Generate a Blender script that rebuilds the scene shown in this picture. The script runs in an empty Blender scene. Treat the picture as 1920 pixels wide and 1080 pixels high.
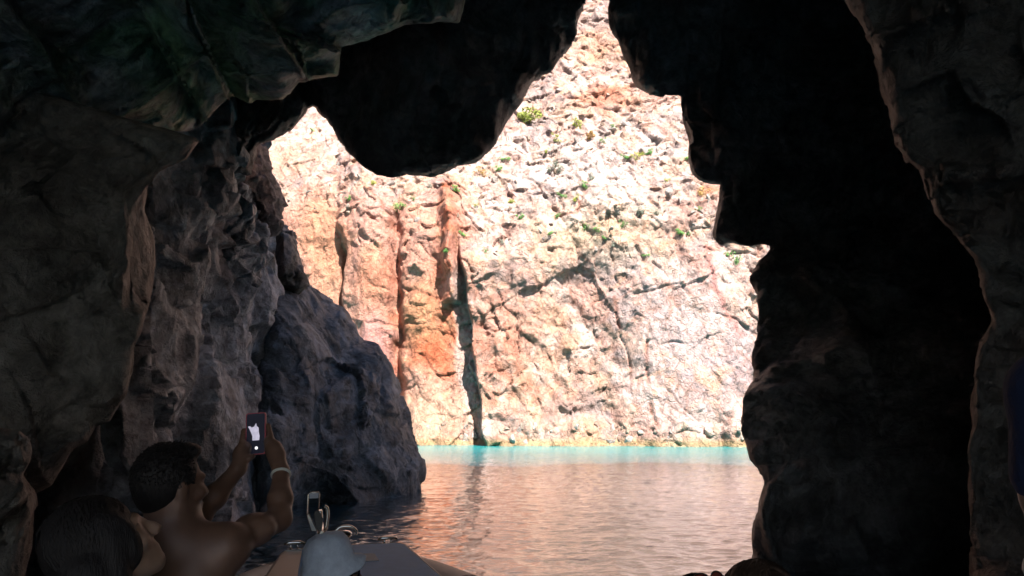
import bpy, bmesh, math, random
import numpy as np
from mathutils import Vector, Matrix, Euler

# ------------------------------------------------------------------ camera, sky, sun, exposure
SC = bpy.context.scene
COL = SC.collection
F_PX = 1400.0                      # focal length in pixels of the 1920 px wide frame
CAM = np.array([0.0, 0.0, 1.7])
HORIZON = 779.0
PITCH = math.atan((HORIZON - 540.0) / F_PX)
cam_data = bpy.data.cameras.new('camera')
cam_data.sensor_width = 36.0
cam_data.lens = 36.0 * F_PX / 1920.0
cam_data.clip_start = 0.05
cam_data.clip_end = 1000.0
cam = bpy.data.objects.new('camera', cam_data)
COL.objects.link(cam)
cam.location = CAM
cam.rotation_euler = (math.pi / 2 + PITCH, 0, 0)
SC.camera = cam

SUN_AZ = math.radians(157.0)       # clockwise from +Y: behind the camera, to the right
SUN_EL = math.radians(48.0)
world = bpy.data.worlds.new('World')
SC.world = world
world.use_nodes = True
wn = world.node_tree.nodes
wl = world.node_tree.links
bg = wn['Background']
sky = wn.new('ShaderNodeTexSky')
sky.sky_type = 'NISHITA'
sky.sun_disc = False
sky.sun_elevation = SUN_EL
sky.sun_rotation = SUN_AZ
sky.altitude = 5
wl.new(sky.outputs[0], bg.inputs[0])
bg.inputs[1].default_value = 0.052

sun_data = bpy.data.lights.new('sun', 'SUN')
sun_data.energy = 4.4
sun_data.angle = math.radians(0.5)
sun_data.color = (1.0, 0.955, 0.89)
sun = bpy.data.objects.new('sun', sun_data)
COL.objects.link(sun)
TO_SUN = Vector((math.sin(SUN_AZ) * math.cos(SUN_EL), math.cos(SUN_AZ) * math.cos(SUN_EL), math.sin(SUN_EL)))
sun.rotation_euler = TO_SUN.to_track_quat('Z', 'Y').to_euler()
sun.location = (0, 0, 60)

SC.view_settings.view_transform = 'Standard'
SC.view_settings.look = 'None'
SC.view_settings.exposure = 2.1
SC.view_settings.gamma = 1.0
SC.view_settings.use_curve_mapping = False
SC.render.engine = 'CYCLES'
SC.cycles.use_denoising = True
SC.cycles.use_adaptive_sampling = True
SC.cycles.adaptive_threshold = 0.02
SC.cycles.max_bounces = 6
SC.cycles.diffuse_bounces = 3
SC.cycles.glossy_bounces = 3
SC.cycles.sample_clamp_indirect = 6.0
SC.cycles.caustics_reflective = False
SC.cycles.caustics_refractive = False

# ------------------------------------------------------------------ helpers
CP, SP = math.cos(PITCH), math.sin(PITCH)


def unproject(u, v, Y):
    """point of the place seen at photo pixel (u, v) that stands Y metres ahead of the camera"""
    xc = (np.asarray(u, dtype=np.float64) - 960.0) / F_PX
    yc = (540.0 - np.asarray(v, dtype=np.float64)) / F_PX
    t = np.asarray(Y) / (CP - yc * SP)
    return np.stack([xc * t, np.broadcast_to(Y, np.shape(t)) + 0 * t, CAM[2] + t * (yc * CP + SP)], -1)


def project(P):
    d = P - CAM
    zc = d[..., 1] * CP + d[..., 2] * SP
    yc = -d[..., 1] * SP + d[..., 2] * CP
    return 960.0 + F_PX * d[..., 0] / zc, 540.0 - F_PX * yc / zc


def pt(u, v, Y):
    return Vector(unproject(u, v, Y).tolist())


RNG = np.random.RandomState(7)
_perm = RNG.permutation(256).astype(np.int32)
_perm = np.concatenate([_perm, _perm, _perm])
_grad = RNG.normal(size=(256, 3)).astype(np.float32)
_grad /= np.linalg.norm(_grad, axis=1, keepdims=True)


def perlin(P):
    P = np.asarray(P, dtype=np.float32)
    i = np.floor(P).astype(np.int32)
    f = P - i
    i &= 255
    w = f * f * f * (f * (f * 6 - 15) + 10)
    out = np.zeros(len(P), np.float32)
    for dx in (0, 1):
        a = _perm[(i[:, 0] + dx) & 255]
        wx = w[:, 0] if dx else 1 - w[:, 0]
        for dy in (0, 1):
            b = _perm[a + ((i[:, 1] + dy) & 255)]
            wy = w[:, 1] if dy else 1 - w[:, 1]
            for dz in (0, 1):
                c = _perm[b + ((i[:, 2] + dz) & 255)]
                wz = w[:, 2] if dz else 1 - w[:, 2]
                g = _grad[c]
                out += wx * wy * wz * (g[:, 0] * (f[:, 0] - dx) + g[:, 1] * (f[:, 1] - dy) + g[:, 2] * (f[:, 2] - dz))
    return out * 1.5


def fbm(P, octaves=4, gain=0.5, ridged=False):
    a, s, out = 1.0, 1.0, 0
    for k in range(octaves):
        n = perlin(np.asarray(P) * s + 17.3 * k)
        out = out + a * ((1 - 2 * np.abs(n)) if ridged else n)
        a *= gain
        s *= 2.03
    return out


def _hash(i, j, k, seed):
    h = (i * 73856093) ^ (j * 19349663) ^ (k * 83492791) ^ (seed * 2654435)
    h = h.astype(np.uint32)
    h ^= h >> 13
    h = (h * np.uint32(1274126177)).astype(np.uint32)
    h ^= h >> 16
    return h


def voronoi(P, seed=0, dim=3):
    """nearest jittered cell: F1, F2, offset to the centre and three random numbers of the cell"""
    P = np.asarray(P, dtype=np.float32)
    N = len(P)
    b = np.floor(P).astype(np.int64)
    f1 = np.full(N, 9e9, np.float32)
    f2 = f1.copy()
    off = np.zeros((N, 3), np.float32)
    hid = np.zeros(N, np.uint32)
    rz = (-1, 0, 1) if dim == 3 else (0,)
    for di in (-1, 0, 1):
        for dj in (-1, 0, 1):
            for dk in rz:
                i, j, k = b[:, 0] + di, b[:, 1] + dj, b[:, 2] + dk
                h = _hash(i, j, k, seed)
                jx = (h & 1023).astype(np.float32) / 1023
                jy = ((h >> 10) & 1023).astype(np.float32) / 1023
                jz = ((h >> 20) & 1023).astype(np.float32) / 1023 if dim == 3 else 0.0
                ox = P[:, 0] - (i + jx)
                oy = P[:, 1] - (j + jy)
                oz = P[:, 2] - (k + jz) if dim == 3 else np.zeros(N, np.float32)
                d = ox * ox + oy * oy + oz * oz
                m = d < f1
                f2 = np.where(m, f1, np.minimum(f2, d))
                f1 = np.where(m, d, f1)
                off[m, 0] = ox[m]
                off[m, 1] = oy[m]
                off[m, 2] = oz[m]
                hid[m] = h[m]
    h2 = (hid * np.uint32(2246822519)).astype(np.uint32)
    h2 ^= h2 >> 15
    r = np.stack([(h2 & 1023), (h2 >> 10) & 1023, (h2 >> 20) & 1023], -1).astype(np.float32) / 1023
    return np.sqrt(f1), np.sqrt(f2), off, r


def facets(P, scale, seed, tilt=1.0, dim=3, kq=1.0, amp=0.22):
    """broken-rock relief: flat tilted faces that meet in sharp ridges and valleys"""
    P = np.asarray(P, dtype=np.float32) / scale
    b = np.floor(P).astype(np.int64)
    mn = np.full(len(P), 9e9, np.float32)
    mx = -mn
    for di in (-1, 0, 1):
        for dj in (-1, 0, 1):
            for dk in ((-1, 0, 1) if dim == 3 else (0,)):
                i, j, k = b[:, 0] + di, b[:, 1] + dj, b[:, 2] + dk
                h = _hash(i, j, k, seed)
                ox = P[:, 0] - (i + (h & 1023).astype(np.float32) / 1023)
                oy = P[:, 1] - (j + ((h >> 10) & 1023).astype(np.float32) / 1023)
                h2 = (h * np.uint32(2246822519)).astype(np.uint32)
                h2 ^= h2 >> 15
                g = ((h2 & 1023).astype(np.float32) / 511.5 - 1) * amp
                g += (((h2 >> 10) & 1023).astype(np.float32) / 511.5 - 1) * 1.7 * tilt * ox
                g += (((h2 >> 20) & 1023).astype(np.float32) / 511.5 - 1) * 1.7 * tilt * oy
                d = ox * ox + oy * oy
                if dim == 3:
                    oz = P[:, 2] - (k + ((h >> 20) & 1023).astype(np.float32) / 1023)
                    g += ((h & 511).astype(np.float32) / 255.5 - 1) * 1.7 * tilt * oz
                    d += oz * oz
                d *= kq
                np.minimum(mn, g + d, out=mn)
                np.maximum(mx, g - d, out=mx)
    return 0.4 * (mn + mx)


def smooth(a, b, x):
    t = np.clip((x - a) / (b - a + 1e-9), 0, 1)
    return t * t * (3 - 2 * t)


def poly_sd(u, v, poly):
    """signed distance in px to a closed outline, positive inside"""
    p = np.asarray(poly, float)
    q = np.roll(p, -1, 0)
    d = np.full(u.shape, 1e18)
    ins = np.zeros(u.shape, bool)
    for (ax, ay), (bx, by) in zip(p, q):
        ex, ey = bx - ax, by - ay
        t = np.clip(((u - ax) * ex + (v - ay) * ey) / (ex * ex + ey * ey + 1e-9), 0, 1)
        d = np.minimum(d, (u - ax - t * ex) ** 2 + (v - ay - t * ey) ** 2)
        c = (ay > v) != (by > v)
        if ey:
            ins ^= c & (u < ax + (v - ay) * ex / ey)
    d = np.sqrt(d)
    return np.where(ins, d, -d)


def line_d(u, v, pts):
    d = np.full(u.shape, 1e18)
    for (ax, ay), (bx, by) in zip(pts[:-1], pts[1:]):
        ex, ey = bx - ax, by - ay
        t = np.clip(((u - ax) * ex + (v - ay) * ey) / (ex * ex + ey * ey), 0, 1)
        d = np.minimum(d, (u - ax - t * ex) ** 2 + (v - ay - t * ey) ** 2)
    return np.sqrt(d)


def surface_nets(F):
    """vertices (in grid index space) and quads of the zero surface of F, solid where F > 0"""
    S = F > 0
    n = S[:-1, :-1, :-1].astype(np.int8)
    tot = np.zeros(n.shape, np.int8)
    for a in (0, 1):
        for b in (0, 1):
            for c in (0, 1):
                tot += S[a:S.shape[0] - 1 + a, b:S.shape[1] - 1 + b, c:S.shape[2] - 1 + c]
    act = (tot > 0) & (tot < 8)
    I, J, K = np.nonzero(act)
    idx = np.full(act.shape, -1, np.int64)
    idx[I, J, K] = np.arange(len(I))
    corners = [(a, b, c) for a in (0, 1) for b in (0, 1) for c in (0, 1)]
    val = np.stack([F[I + a, J + b, K + c] for a, b, c in corners], -1)
    cc = np.array(corners, float)
    acc = np.zeros((len(I), 3))
    cnt = np.zeros(len(I))
    for p in range(8):
        for q in range(p + 1, 8):
            if np.abs(cc[p] - cc[q]).sum() != 1:
                continue
            m = (val[:, p] > 0) != (val[:, q] > 0)
            t = np.where(m, val[:, p] / np.where(m, val[:, p] - val[:, q], 1), 0)
            acc += np.where(m[:, None], cc[p] + t[:, None] * (cc[q] - cc[p]), 0)
            cnt += m
    V = acc / cnt[:, None] + np.stack([I, J, K], -1)
    quads = []
    for ax in range(3):
        sl0 = [slice(None)] * 3
        sl1 = [slice(None)] * 3
        sl0[ax] = slice(0, -1)
        sl1[ax] = slice(1, None)
        A, B = S[tuple(sl0)], S[tuple(sl1)]
        e = np.argwhere(A != B)
        o1, o2 = [(1, 2), (2, 0), (0, 1)][ax]
        ok = (e[:, o1] > 0) & (e[:, o2] > 0) & (e[:, o1] < act.shape[o1]) & (e[:, o2] < act.shape[o2]) & (e[:, ax] < act.shape[ax])
        e = e[ok]
        up = A[e[:, 0], e[:, 1], e[:, 2]]
        c = []
        for s1, s2 in ((1, 1), (0, 1), (0, 0), (1, 0)):
            g = e.copy()
            g[:, o1] -= s1
            g[:, o2] -= s2
            c.append(idx[g[:, 0], g[:, 1], g[:, 2]])
        q = np.stack(c, -1)
        q = np.where(up[:, None], q, q[:, ::-1])
        quads.append(q)
    return V, np.concatenate(quads)


def mesh_from(name, V, Q, smooth_shade=False):
    me = bpy.data.meshes.new(name)
    V = np.ascontiguousarray(V, np.float32)
    Q = np.ascontiguousarray(Q, np.int32)
    k = Q.shape[1]
    me.vertices.add(len(V))
    me.vertices.foreach_set('co', V.ravel())
    me.loops.add(Q.size)
    me.loops.foreach_set('vertex_index', Q.ravel())
    me.polygons.add(len(Q))
    me.polygons.foreach_set('loop_start', np.arange(0, Q.size, k, dtype=np.int32))
    me.polygons.foreach_set('loop_total', np.full(len(Q), k, np.int32))
    if smooth_shade:
        me.polygons.foreach_set('use_smooth', np.ones(len(Q), bool))
    me.update(calc_edges=True)
    return me


def vert_normals(V, Q):
    n = np.cross(V[Q[:, 2]] - V[Q[:, 0]], V[Q[:, 3]] - V[Q[:, 1]])
    out = np.zeros_like(V)
    for c in range(4):
        for a in range(3):
            out[:, a] += np.bincount(Q[:, c], n[:, a], len(V))
    return out / (np.linalg.norm(out, axis=1, keepdims=True) + 1e-12)


def add_obj(name, me, mat=None, parent=None, label=None, cat=None, group=None, kind=None):
    o = bpy.data.objects.new(name, me)
    COL.objects.link(o)
    if mat is not None and me is not None and not me.materials:
        me.materials.append(mat)
    if parent is not None:
        o.parent = parent
    if label:
        o['label'] = label
    if cat:
        o['category'] = cat
    if group:
        o['group'] = group
    if kind:
        o['kind'] = kind
    return o


def vcol(me, name, C):
    at = me.attributes.new(name, 'FLOAT_COLOR', 'POINT')
    C = np.concatenate([C, np.ones((len(C), 1))], 1).astype(np.float32)
    at.data.foreach_set('color', C.ravel())


class N:
    """small node-tree writer"""
    def __init__(self, name):
        self.mat = bpy.data.materials.new(name)
        self.mat.use_nodes = True
        self.t = self.mat.node_tree
        self.p = self.t.nodes['Principled BSDF']
        self.out = self.t.nodes['Material Output']

    def node(self, typ, **kw):
        n = self.t.nodes.new(typ)
        for k, v in kw.items():
            if k.startswith('i_'):
                key = k[2:]
                key = int(key) if key.isdigit() else key.replace('_', ' ')
                if hasattr(v, 'links'):
                    self.t.links.new(v, n.inputs[key])
                else:
                    n.inputs[key].default_value = v
            else:
                setattr(n, k, v)
        return n

    def link(self, a, b):
        self.t.links.new(a, b)

    def coord(self):
        return self.node('ShaderNodeTexCoord').outputs['Object']

    def noise(self, vec, scale, detail=6, rough=0.6, dist=0.0, ntype='FBM'):
        n = self.node('ShaderNodeTexNoise', noise_type=ntype, i_Vector=vec, i_Scale=scale, i_Detail=detail, i_Roughness=rough, i_Distortion=dist)
        return n.outputs[0]

    def ramp(self, fac, stops):
        n = self.node('ShaderNodeValToRGB', i_0=fac)
        cr = n.color_ramp
        while len(cr.elements) < len(stops):
            cr.elements.new(0.5)
        for e, (p, c) in zip(cr.elements, stops):
            e.position = p
            e.color = (*c, 1) if len(c) == 3 else c
        return n.outputs[0]

    def mix(self, fac, a, b, mode='MIX'):
        n = self.node('ShaderNodeMix', data_type='RGBA', blend_type=mode)
        for key, v in ((0, fac), (6, a), (7, b)):
            if hasattr(v, 'links'):
                self.t.links.new(v, n.inputs[key])
            else:
                n.inputs[key].default_value = (*v, 1) if isinstance(v, tuple) and len(v) == 3 else v
        return n.outputs[2]

    def math(self, op, a, b=0.0, clamp=False):
        n = self.node('ShaderNodeMath', operation=op, use_clamp=clamp)
        for key, v in ((0, a), (1, b)):
            if hasattr(v, 'links'):
                self.t.links.new(v, n.inputs[key])
            else:
                n.inputs[key].default_value = v
        return n.outputs[0]

    def bump(self, h, dist=0.05, strength=1.0, normal=None):
        n = self.node('ShaderNodeBump', i_Height=h, i_Distance=dist, i_Strength=strength)
        if normal is not None:
            self.link(normal, n.inputs['Normal'])
        return n.outputs[0]

    def chipped(self, vec, pairs):
        """surface normal broken into small flat chips: each cell leans its own way"""
        n = self.node('ShaderNodeNewGeometry').outputs['Normal']
        for scale, k in pairs:
            c = self.node('ShaderNodeTexVoronoi', feature='F1', i_Vector=vec, i_Scale=scale).outputs['Color']
            d = self.node('ShaderNodeVectorMath', operation='SUBTRACT', i_0=c, i_1=(0.5, 0.5, 0.5)).outputs[0]
            n = self.node('ShaderNodeVectorMath', operation='MULTIPLY_ADD', i_0=d, i_1=(k, k, k), i_2=n).outputs[0]
        return self.node('ShaderNodeVectorMath', operation='NORMALIZE', i_0=n).outputs[0]

    def set(self, **kw):
        for k, v in kw.items():
            key = k.replace('_', ' ')
            if hasattr(v, 'links'):
                self.link(v, self.p.inputs[key])
            else:
                self.p.inputs[key].default_value = (*v, 1) if isinstance(v, tuple) and len(v) == 3 and self.p.inputs[key].type == 'RGBA' else v
        return self.mat


def plain(name, col, rough=0.5, metal=0.0, var=0.12, scale=9.0, bump=0.0, **kw):
    """procedural material of one colour with a little grain, dirt and gloss variation"""
    m = N(name)
    c = m.coord()
    n = m.noise(c, scale, 5, 0.6)
    lo = tuple(x * (1 - var) for x in col)
    hi = tuple(min(1, x * (1 + var)) for x in col)
    m.set(Base_Color=m.ramp(n, [(0.3, lo), (0.7, hi)]), Metallic=metal,
          Roughness=m.math('ADD', m.math('MULTIPLY', n, 0.2), rough - 0.1))
    if bump:
        m.set(Normal=m.bump(m.noise(c, scale * 6, 4, 0.6), bump, 0.6))
    m.set(**kw)
    return m.mat
# ------------------------------------------------------------------ rock materials
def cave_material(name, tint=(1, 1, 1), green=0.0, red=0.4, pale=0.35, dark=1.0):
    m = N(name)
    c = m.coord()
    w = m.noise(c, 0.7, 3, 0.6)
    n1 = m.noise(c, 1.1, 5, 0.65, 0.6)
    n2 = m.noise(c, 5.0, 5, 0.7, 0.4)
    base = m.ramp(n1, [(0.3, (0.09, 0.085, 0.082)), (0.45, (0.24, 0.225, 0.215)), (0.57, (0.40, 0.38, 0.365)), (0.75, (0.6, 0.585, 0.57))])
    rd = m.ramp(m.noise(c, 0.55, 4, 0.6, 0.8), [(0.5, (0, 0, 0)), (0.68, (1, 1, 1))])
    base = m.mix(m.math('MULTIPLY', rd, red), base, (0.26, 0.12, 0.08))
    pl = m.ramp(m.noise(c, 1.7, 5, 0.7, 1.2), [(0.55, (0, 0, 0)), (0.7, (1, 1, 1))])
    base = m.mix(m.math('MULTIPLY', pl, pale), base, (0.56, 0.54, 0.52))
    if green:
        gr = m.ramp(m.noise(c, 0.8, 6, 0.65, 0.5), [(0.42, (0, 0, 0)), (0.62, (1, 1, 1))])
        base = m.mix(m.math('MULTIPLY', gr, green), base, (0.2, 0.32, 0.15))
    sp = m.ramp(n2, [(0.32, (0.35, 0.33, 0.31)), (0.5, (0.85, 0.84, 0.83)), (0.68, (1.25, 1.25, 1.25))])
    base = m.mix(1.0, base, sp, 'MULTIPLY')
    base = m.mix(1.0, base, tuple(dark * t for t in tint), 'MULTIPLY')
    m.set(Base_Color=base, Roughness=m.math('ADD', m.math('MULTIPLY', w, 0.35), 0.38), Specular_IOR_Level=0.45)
    mp = m.node('ShaderNodeMapping', i_Vector=c)
    mp.inputs['Rotation'].default_value = (0.3, 0.6, 0.2)
    mp.inputs['Scale'].default_value = (1.0, 1.0, 0.45)
    wv = m.node('ShaderNodeVectorMath', operation='MULTIPLY_ADD', i_0=m.node('ShaderNodeTexNoise', i_Vector=c, i_Scale=2.5, i_Detail=4.0).outputs['Color'], i_1=(0.5, 0.5, 0.5), i_2=mp.outputs[0]).outputs[0]
    chip = m.chipped(wv, ((2.2, 0.8), (5.5, 0.7), (13.0, 0.5)))
    m.set(Normal=m.bump(m.noise(c, 6.0, 6, 0.75, 0.4), 0.12, 0.8, chip))
    return m.mat


def cliff_material():
    m = N('sunlit_cliff_rock')
    c = m.coord()
    a = m.node('ShaderNodeAttribute', attribute_name='rock').outputs['Color']
    n1 = m.noise(c, 2.2, 5, 0.7, 0.8)
    n2 = m.noise(c, 0.6, 4, 0.6, 1.0)
    n3 = m.noise(c, 7.0, 3, 0.7, 0.4)
    v = m.ramp(n1, [(0.3, (0.62, 0.56, 0.5)), (0.5, (0.95, 0.94, 0.92)), (0.7, (1.18, 1.17, 1.15))])
    col = m.mix(1.0, a, v, 'MULTIPLY')
    col = m.mix(m.ramp(n2, [(0.56, (0, 0, 0)), (0.72, (0.45, 0.45, 0.45))]), col, (0.55, 0.28, 0.16))
    col = m.mix(m.ramp(n3, [(0.62, (0, 0, 0)), (0.75, (0.6, 0.6, 0.6))]), col, (0.3, 0.24, 0.2))
    m.set(Base_Color=col, Roughness=0.85, Specular_IOR_Level=0.2)
    wv = m.node('ShaderNodeVectorMath', operation='MULTIPLY_ADD', i_0=m.node('ShaderNodeTexNoise', i_Vector=c, i_Scale=1.6, i_Detail=5.0).outputs['Color'], i_1=(1.3, 1.3, 1.3), i_2=m.node('ShaderNodeVectorMath', operation='MULTIPLY', i_0=c, i_1=(1.0, 1.0, 0.6)).outputs[0]).outputs[0]
    e1 = m.node('ShaderNodeTexVoronoi', feature='DISTANCE_TO_EDGE', i_Vector=wv, i_Scale=1.15).outputs['Distance']
    e2 = m.node('ShaderNodeTexVoronoi', feature='DISTANCE_TO_EDGE', i_Vector=wv, i_Scale=2.7).outputs['Distance']
    k1 = m.ramp(e1, [(0.0, (0, 0, 0)), (0.06, (1, 1, 1))])
    k2 = m.ramp(e2, [(0.0, (0, 0, 0)), (0.09, (1, 1, 1))])
    h = m.math('ADD', m.noise(c, 3.0, 5, 0.7, 0.6), m.math('MULTIPLY', m.noise(c, 1.1, 4, 0.65, 0.8), 0.8))
    msk = m.ramp(m.noise(c, 0.45, 4, 0.6), [(0.42, (0, 0, 0)), (0.6, (1, 1, 1))])
    k1 = m.math('SUBTRACT', 1.0, m.math('MULTIPLY', m.math('SUBTRACT', 1.0, k1), msk))
    h = m.math('ADD', h, m.math('ADD', m.math('MULTIPLY', k1, 0.35), m.math('MULTIPLY', k2, 0.22)))
    m.set(Normal=m.bump(h, 0.16, 0.9, m.chipped(wv, ((1.3, 0.35), (3.4, 0.4), (8.0, 0.3)))))
    jt = m.math('MULTIPLY', m.math('SUBTRACT', 1.0, k1), 0.5)
    m.set(Base_Color=m.mix(jt, col, (0.30, 0.17, 0.11)))
    return m.mat


M_CLIFF = cliff_material()
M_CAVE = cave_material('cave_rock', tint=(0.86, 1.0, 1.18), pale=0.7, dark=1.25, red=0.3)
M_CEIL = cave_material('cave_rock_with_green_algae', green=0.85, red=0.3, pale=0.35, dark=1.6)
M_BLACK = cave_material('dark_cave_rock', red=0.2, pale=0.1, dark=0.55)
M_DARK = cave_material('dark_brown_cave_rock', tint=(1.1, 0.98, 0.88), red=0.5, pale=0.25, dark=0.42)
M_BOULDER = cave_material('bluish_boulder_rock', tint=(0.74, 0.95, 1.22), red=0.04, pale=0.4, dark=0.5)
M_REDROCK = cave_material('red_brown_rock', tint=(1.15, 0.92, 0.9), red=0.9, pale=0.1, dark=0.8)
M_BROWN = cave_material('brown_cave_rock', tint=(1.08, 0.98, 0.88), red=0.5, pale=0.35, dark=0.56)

# ------------------------------------------------------------------ the sunlit cliff across the water
def ax_grid(dense0, dense1, step, lo, hi, n):
    a = lo + (dense0 - lo) * (1 - np.linspace(1, 0, n, endpoint=False) ** 1.7)
    b = dense1 + (hi - dense1) * np.linspace(0, 1, n + 1)[1:] ** 1.7
    return np.concatenate([a, np.arange(dense0, dense1, step), b])


def cliff_base(x, z):
    zz = np.maximum(z, -2)
    lean = 0.10 * zz + 0.5 * np.maximum(0, zz - 13.5) + 0.006 * np.maximum(0, zz - 13.5) ** 2 * 0
    far = np.maximum(0, np.abs(x) - 24)
    return 44.5 - 0.145 * np.clip(x, -30, 30) + lean - 0.35 * far


def cliff_depth(x, z):
    """how far the rock stands out towards the cave, and its colour"""
    Y0 = cliff_base(x, z)
    P = np.stack([x, Y0, z], -1).astype(np.float32)
    u, v = project(np.stack([x, Y0, z], -1))
    nw = perlin(P * 0.35) + 0.5 * perlin(P * 0.9 + 5)
    nw2 = perlin(P * 0.35 + 31) + 0.5 * perlin(P * 0.9 + 45)
    uw = u + 13 * nw
    vw = v + 12 * nw2
    d = np.zeros(len(x))
    # large forms
    left = 1 - smooth(628, 641, uw)
    d -= 1.5 * left * smooth(330, 470, v)
    d -= 1.0 * np.exp(-((uw - 634) / 7) ** 2) * smooth(430, 470, v) * (1 - smooth(600, 640, v))
    d += 0.9 * np.exp(-((uw - 690) / 34) ** 2)
    d -= 1.1 * np.exp(-((uw - 742 - 0.03 * (v - 550)) / 9) ** 2) * smooth(360, 430, v) * (1 - smooth(720, 800, v))
    d += 0.8 * np.exp(-((uw - 792) / 30) ** 2) * smooth(400, 500, v)
    nose = np.exp(-((uw - 846) / 13) ** 2) * smooth(330, 380, v) * (1 - smooth(566, 574, vw))
    d += 1.4 * nose
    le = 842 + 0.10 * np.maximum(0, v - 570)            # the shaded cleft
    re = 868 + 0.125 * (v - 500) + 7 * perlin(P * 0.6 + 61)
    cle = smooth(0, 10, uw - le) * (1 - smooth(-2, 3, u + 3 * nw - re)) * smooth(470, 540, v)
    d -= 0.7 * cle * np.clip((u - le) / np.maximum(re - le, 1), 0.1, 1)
    blk = smooth(-2, 3, u + 3 * nw - re) * smooth(430, 500, v)
    d += 1.25 * blk * (1 - 0.8 * smooth(880, 1120, u))
    slab = np.exp(-(((uw - 1285) / 130) ** 2 + ((vw - 655) / 160) ** 2) ** 2)
    d += 0.7 * slab
    d += 0.8 * np.exp(-(((uw - 1130) / 60) ** 2 + ((vw - 400) / 60) ** 2))
    d -= 0.5 * np.exp(-((line_d(uw, vw, [(1100, 420), (1085, 520), (1030, 640), (1010, 760)])) / 22) ** 2)
    under = smooth(772, 790, vw) * (1 - smooth(1000, 1040, u)) * smooth(880, 895, u)
    d -= 0.8 * under * (0.6 + perlin(P * 0.8 + 3))
    d -= 0.5 * np.exp(-((vw - 775) / 12) ** 2 - ((uw - 1080) / 60) ** 2)
    d -= 0.5 * np.exp(-((uw - 1352) / 11) ** 2) * smooth(770, 800, v)
    d -= 0.35 * np.exp(-((uw - 1148) / 16) ** 2) * smooth(735, 780, v)
    # relief of broken blocks
    Q = P + 0.35 * np.stack([perlin(P * 0.9 + 9), perlin(P * 0.9 + 19), perlin(P * 0.9 + 29)], -1)
    ca, sa = math.cos(0.5), math.sin(0.5)
    R = np.stack([Q[:, 0] * ca + Q[:, 2] * sa, (-Q[:, 0] * sa + Q[:, 2] * ca) * 0.6, Q[:, 1] * 0], -1)
    calm = 1 - 0.68 * slab
    calm *= 1 - 0.55 * left
    calm *= 1 - 0.5 * np.exp(-(((u - 790) / 55) ** 2 + ((v - 690) / 150) ** 2) ** 2)
    calm *= 1 - 0.45 * np.exp(-(((u - 690) / 45) ** 2 + ((v - 560) / 110) ** 2) ** 2)
    rub = smooth(520, 330, v)
    rel = 0.62 * facets(R, 4.6, 17, 1.0, 2) * (0.5 + 0.5 * calm)
    rel += 0.42 * (0.85 * calm + 0.15) * facets(R, 1.9, 2, 1.2, 2)
    rel += (0.28 * calm + 0.04 * rub) * facets(Q[:, [0, 2, 1]], 0.85, 3, 1.3, 2)
    f4 = facets(R + 7, 0.38, 4, 1.5, 2)
    rel += (0.14 * calm + 0.07 * rub + 0.02) * f4
    rel += 0.10 * calm * fbm(P * 1.2, 3, 0.55, True) * 0.5
    vf1, vf2, _o, vr = voronoi(R / 2.6, 8, 2)
    rel -= 0.2 * np.exp(-((vf2 - vf1) / 0.03) ** 2) * smooth(-0.1, 0.3, perlin(P * 0.5 + 70)) * (0.4 + 0.6 * calm)
    d += rel
    ck = np.full(len(x), 9e9)
    for ln in ([(1150, 555), (1153, 600), (1160, 640), (1176, 690), (1190, 728)], [(1203, 640), (1206, 690), (1216, 740), (1222, 800), (1228, 832)],
               [(740, 640), (790, 668), (830, 710), (850, 715)], [(765, 545), (800, 552), (838, 562)], [(1000, 150), (1075, 185), (1140, 208), (1200, 210)],
               [(1110, 335), (1080, 400), (1035, 410)], [(690, 350), (735, 420), (760, 520)]):
        ck = np.minimum(ck, line_d(u + 12 * nw, v + 12 * nw2, ln))
    d -= 0.18 * np.exp(-(ck / 2.3) ** 2) * smooth(-0.35, 0.25, perlin(P * 0.8 + 90))
    # foot pushed out and sloped upward so it catches the sun
    d += 1.0 * smooth(3.2, -0.5, z)
    # colours of the stone itself, and a shade lift painted into the cleft
    n1, n2, n3 = fbm(P * 0.28, 4), fbm(P * 0.5 + 50, 4), fbm(P * 1.1 + 80, 3)
    f1, f2, off, r = voronoi(R / 1.55, 2, 2)

    def blob(cx, cy, rx, ry, p=1.0):
        return np.exp(-(((uw + 14 * n1 - cx) / rx) ** 2 + ((vw + 14 * n2 - cy) / ry) ** 2) ** p)
    cream = np.array([0.72, 0.54, 0.42])
    C = np.tile(cream, (len(x), 1))

    def lay(col, k):
        nonlocal C
        k = np.clip(k, 0, 1)[:, None]
        C = C * (1 - k) + np.array(col) * k
    lay((0.80, 0.69, 0.60), smooth(-0.1, 0.45, n1 + 0.5 * (r[:, 0] - 0.5) + 0.25 * rub))
    lay((0.64, 0.44, 0.36), 0.85 * smooth(-0.05, 0.4, n2 + 0.3 * (r[:, 1] - 0.5)))
    lay((0.72, 0.48, 0.30), 0.5 * smooth(0.15, 0.5, -n2 + 0.3 * n3))
    lay((0.52, 0.46, 0.43), 0.75 * smooth(0.0, 0.4, -n1 + 0.4 * n3))
    lay((0.76, 0.45, 0.33), 0.72 * (1 - smooth(840, 900, uw)) * smooth(330, 430, vw))
    lay((0.68, 0.45, 0.33), 0.6 * blob(960, 640, 120, 130))
    lay((0.76, 0.66, 0.61), 0.75 * slab)
    lay((0.62, 0.47, 0.45), 0.55 * blob(1350, 700, 90, 60))
    lay((0.80, 0.74, 0.67), 0.7 * blob(1100, 330, 150, 90))
    lay((0.76, 0.66, 0.46), 0.6 * blob(1130, 440, 110, 60))
    lay((0.74, 0.42, 0.26), 0.75 * blob(600, 440, 48, 85, 2))
    lay((0.76, 0.54, 0.38), 0.6 * blob(530, 300, 60, 40))
    lay((0.74, 0.46, 0.30), 0.7 * blob(600, 540, 40, 60))
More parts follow.
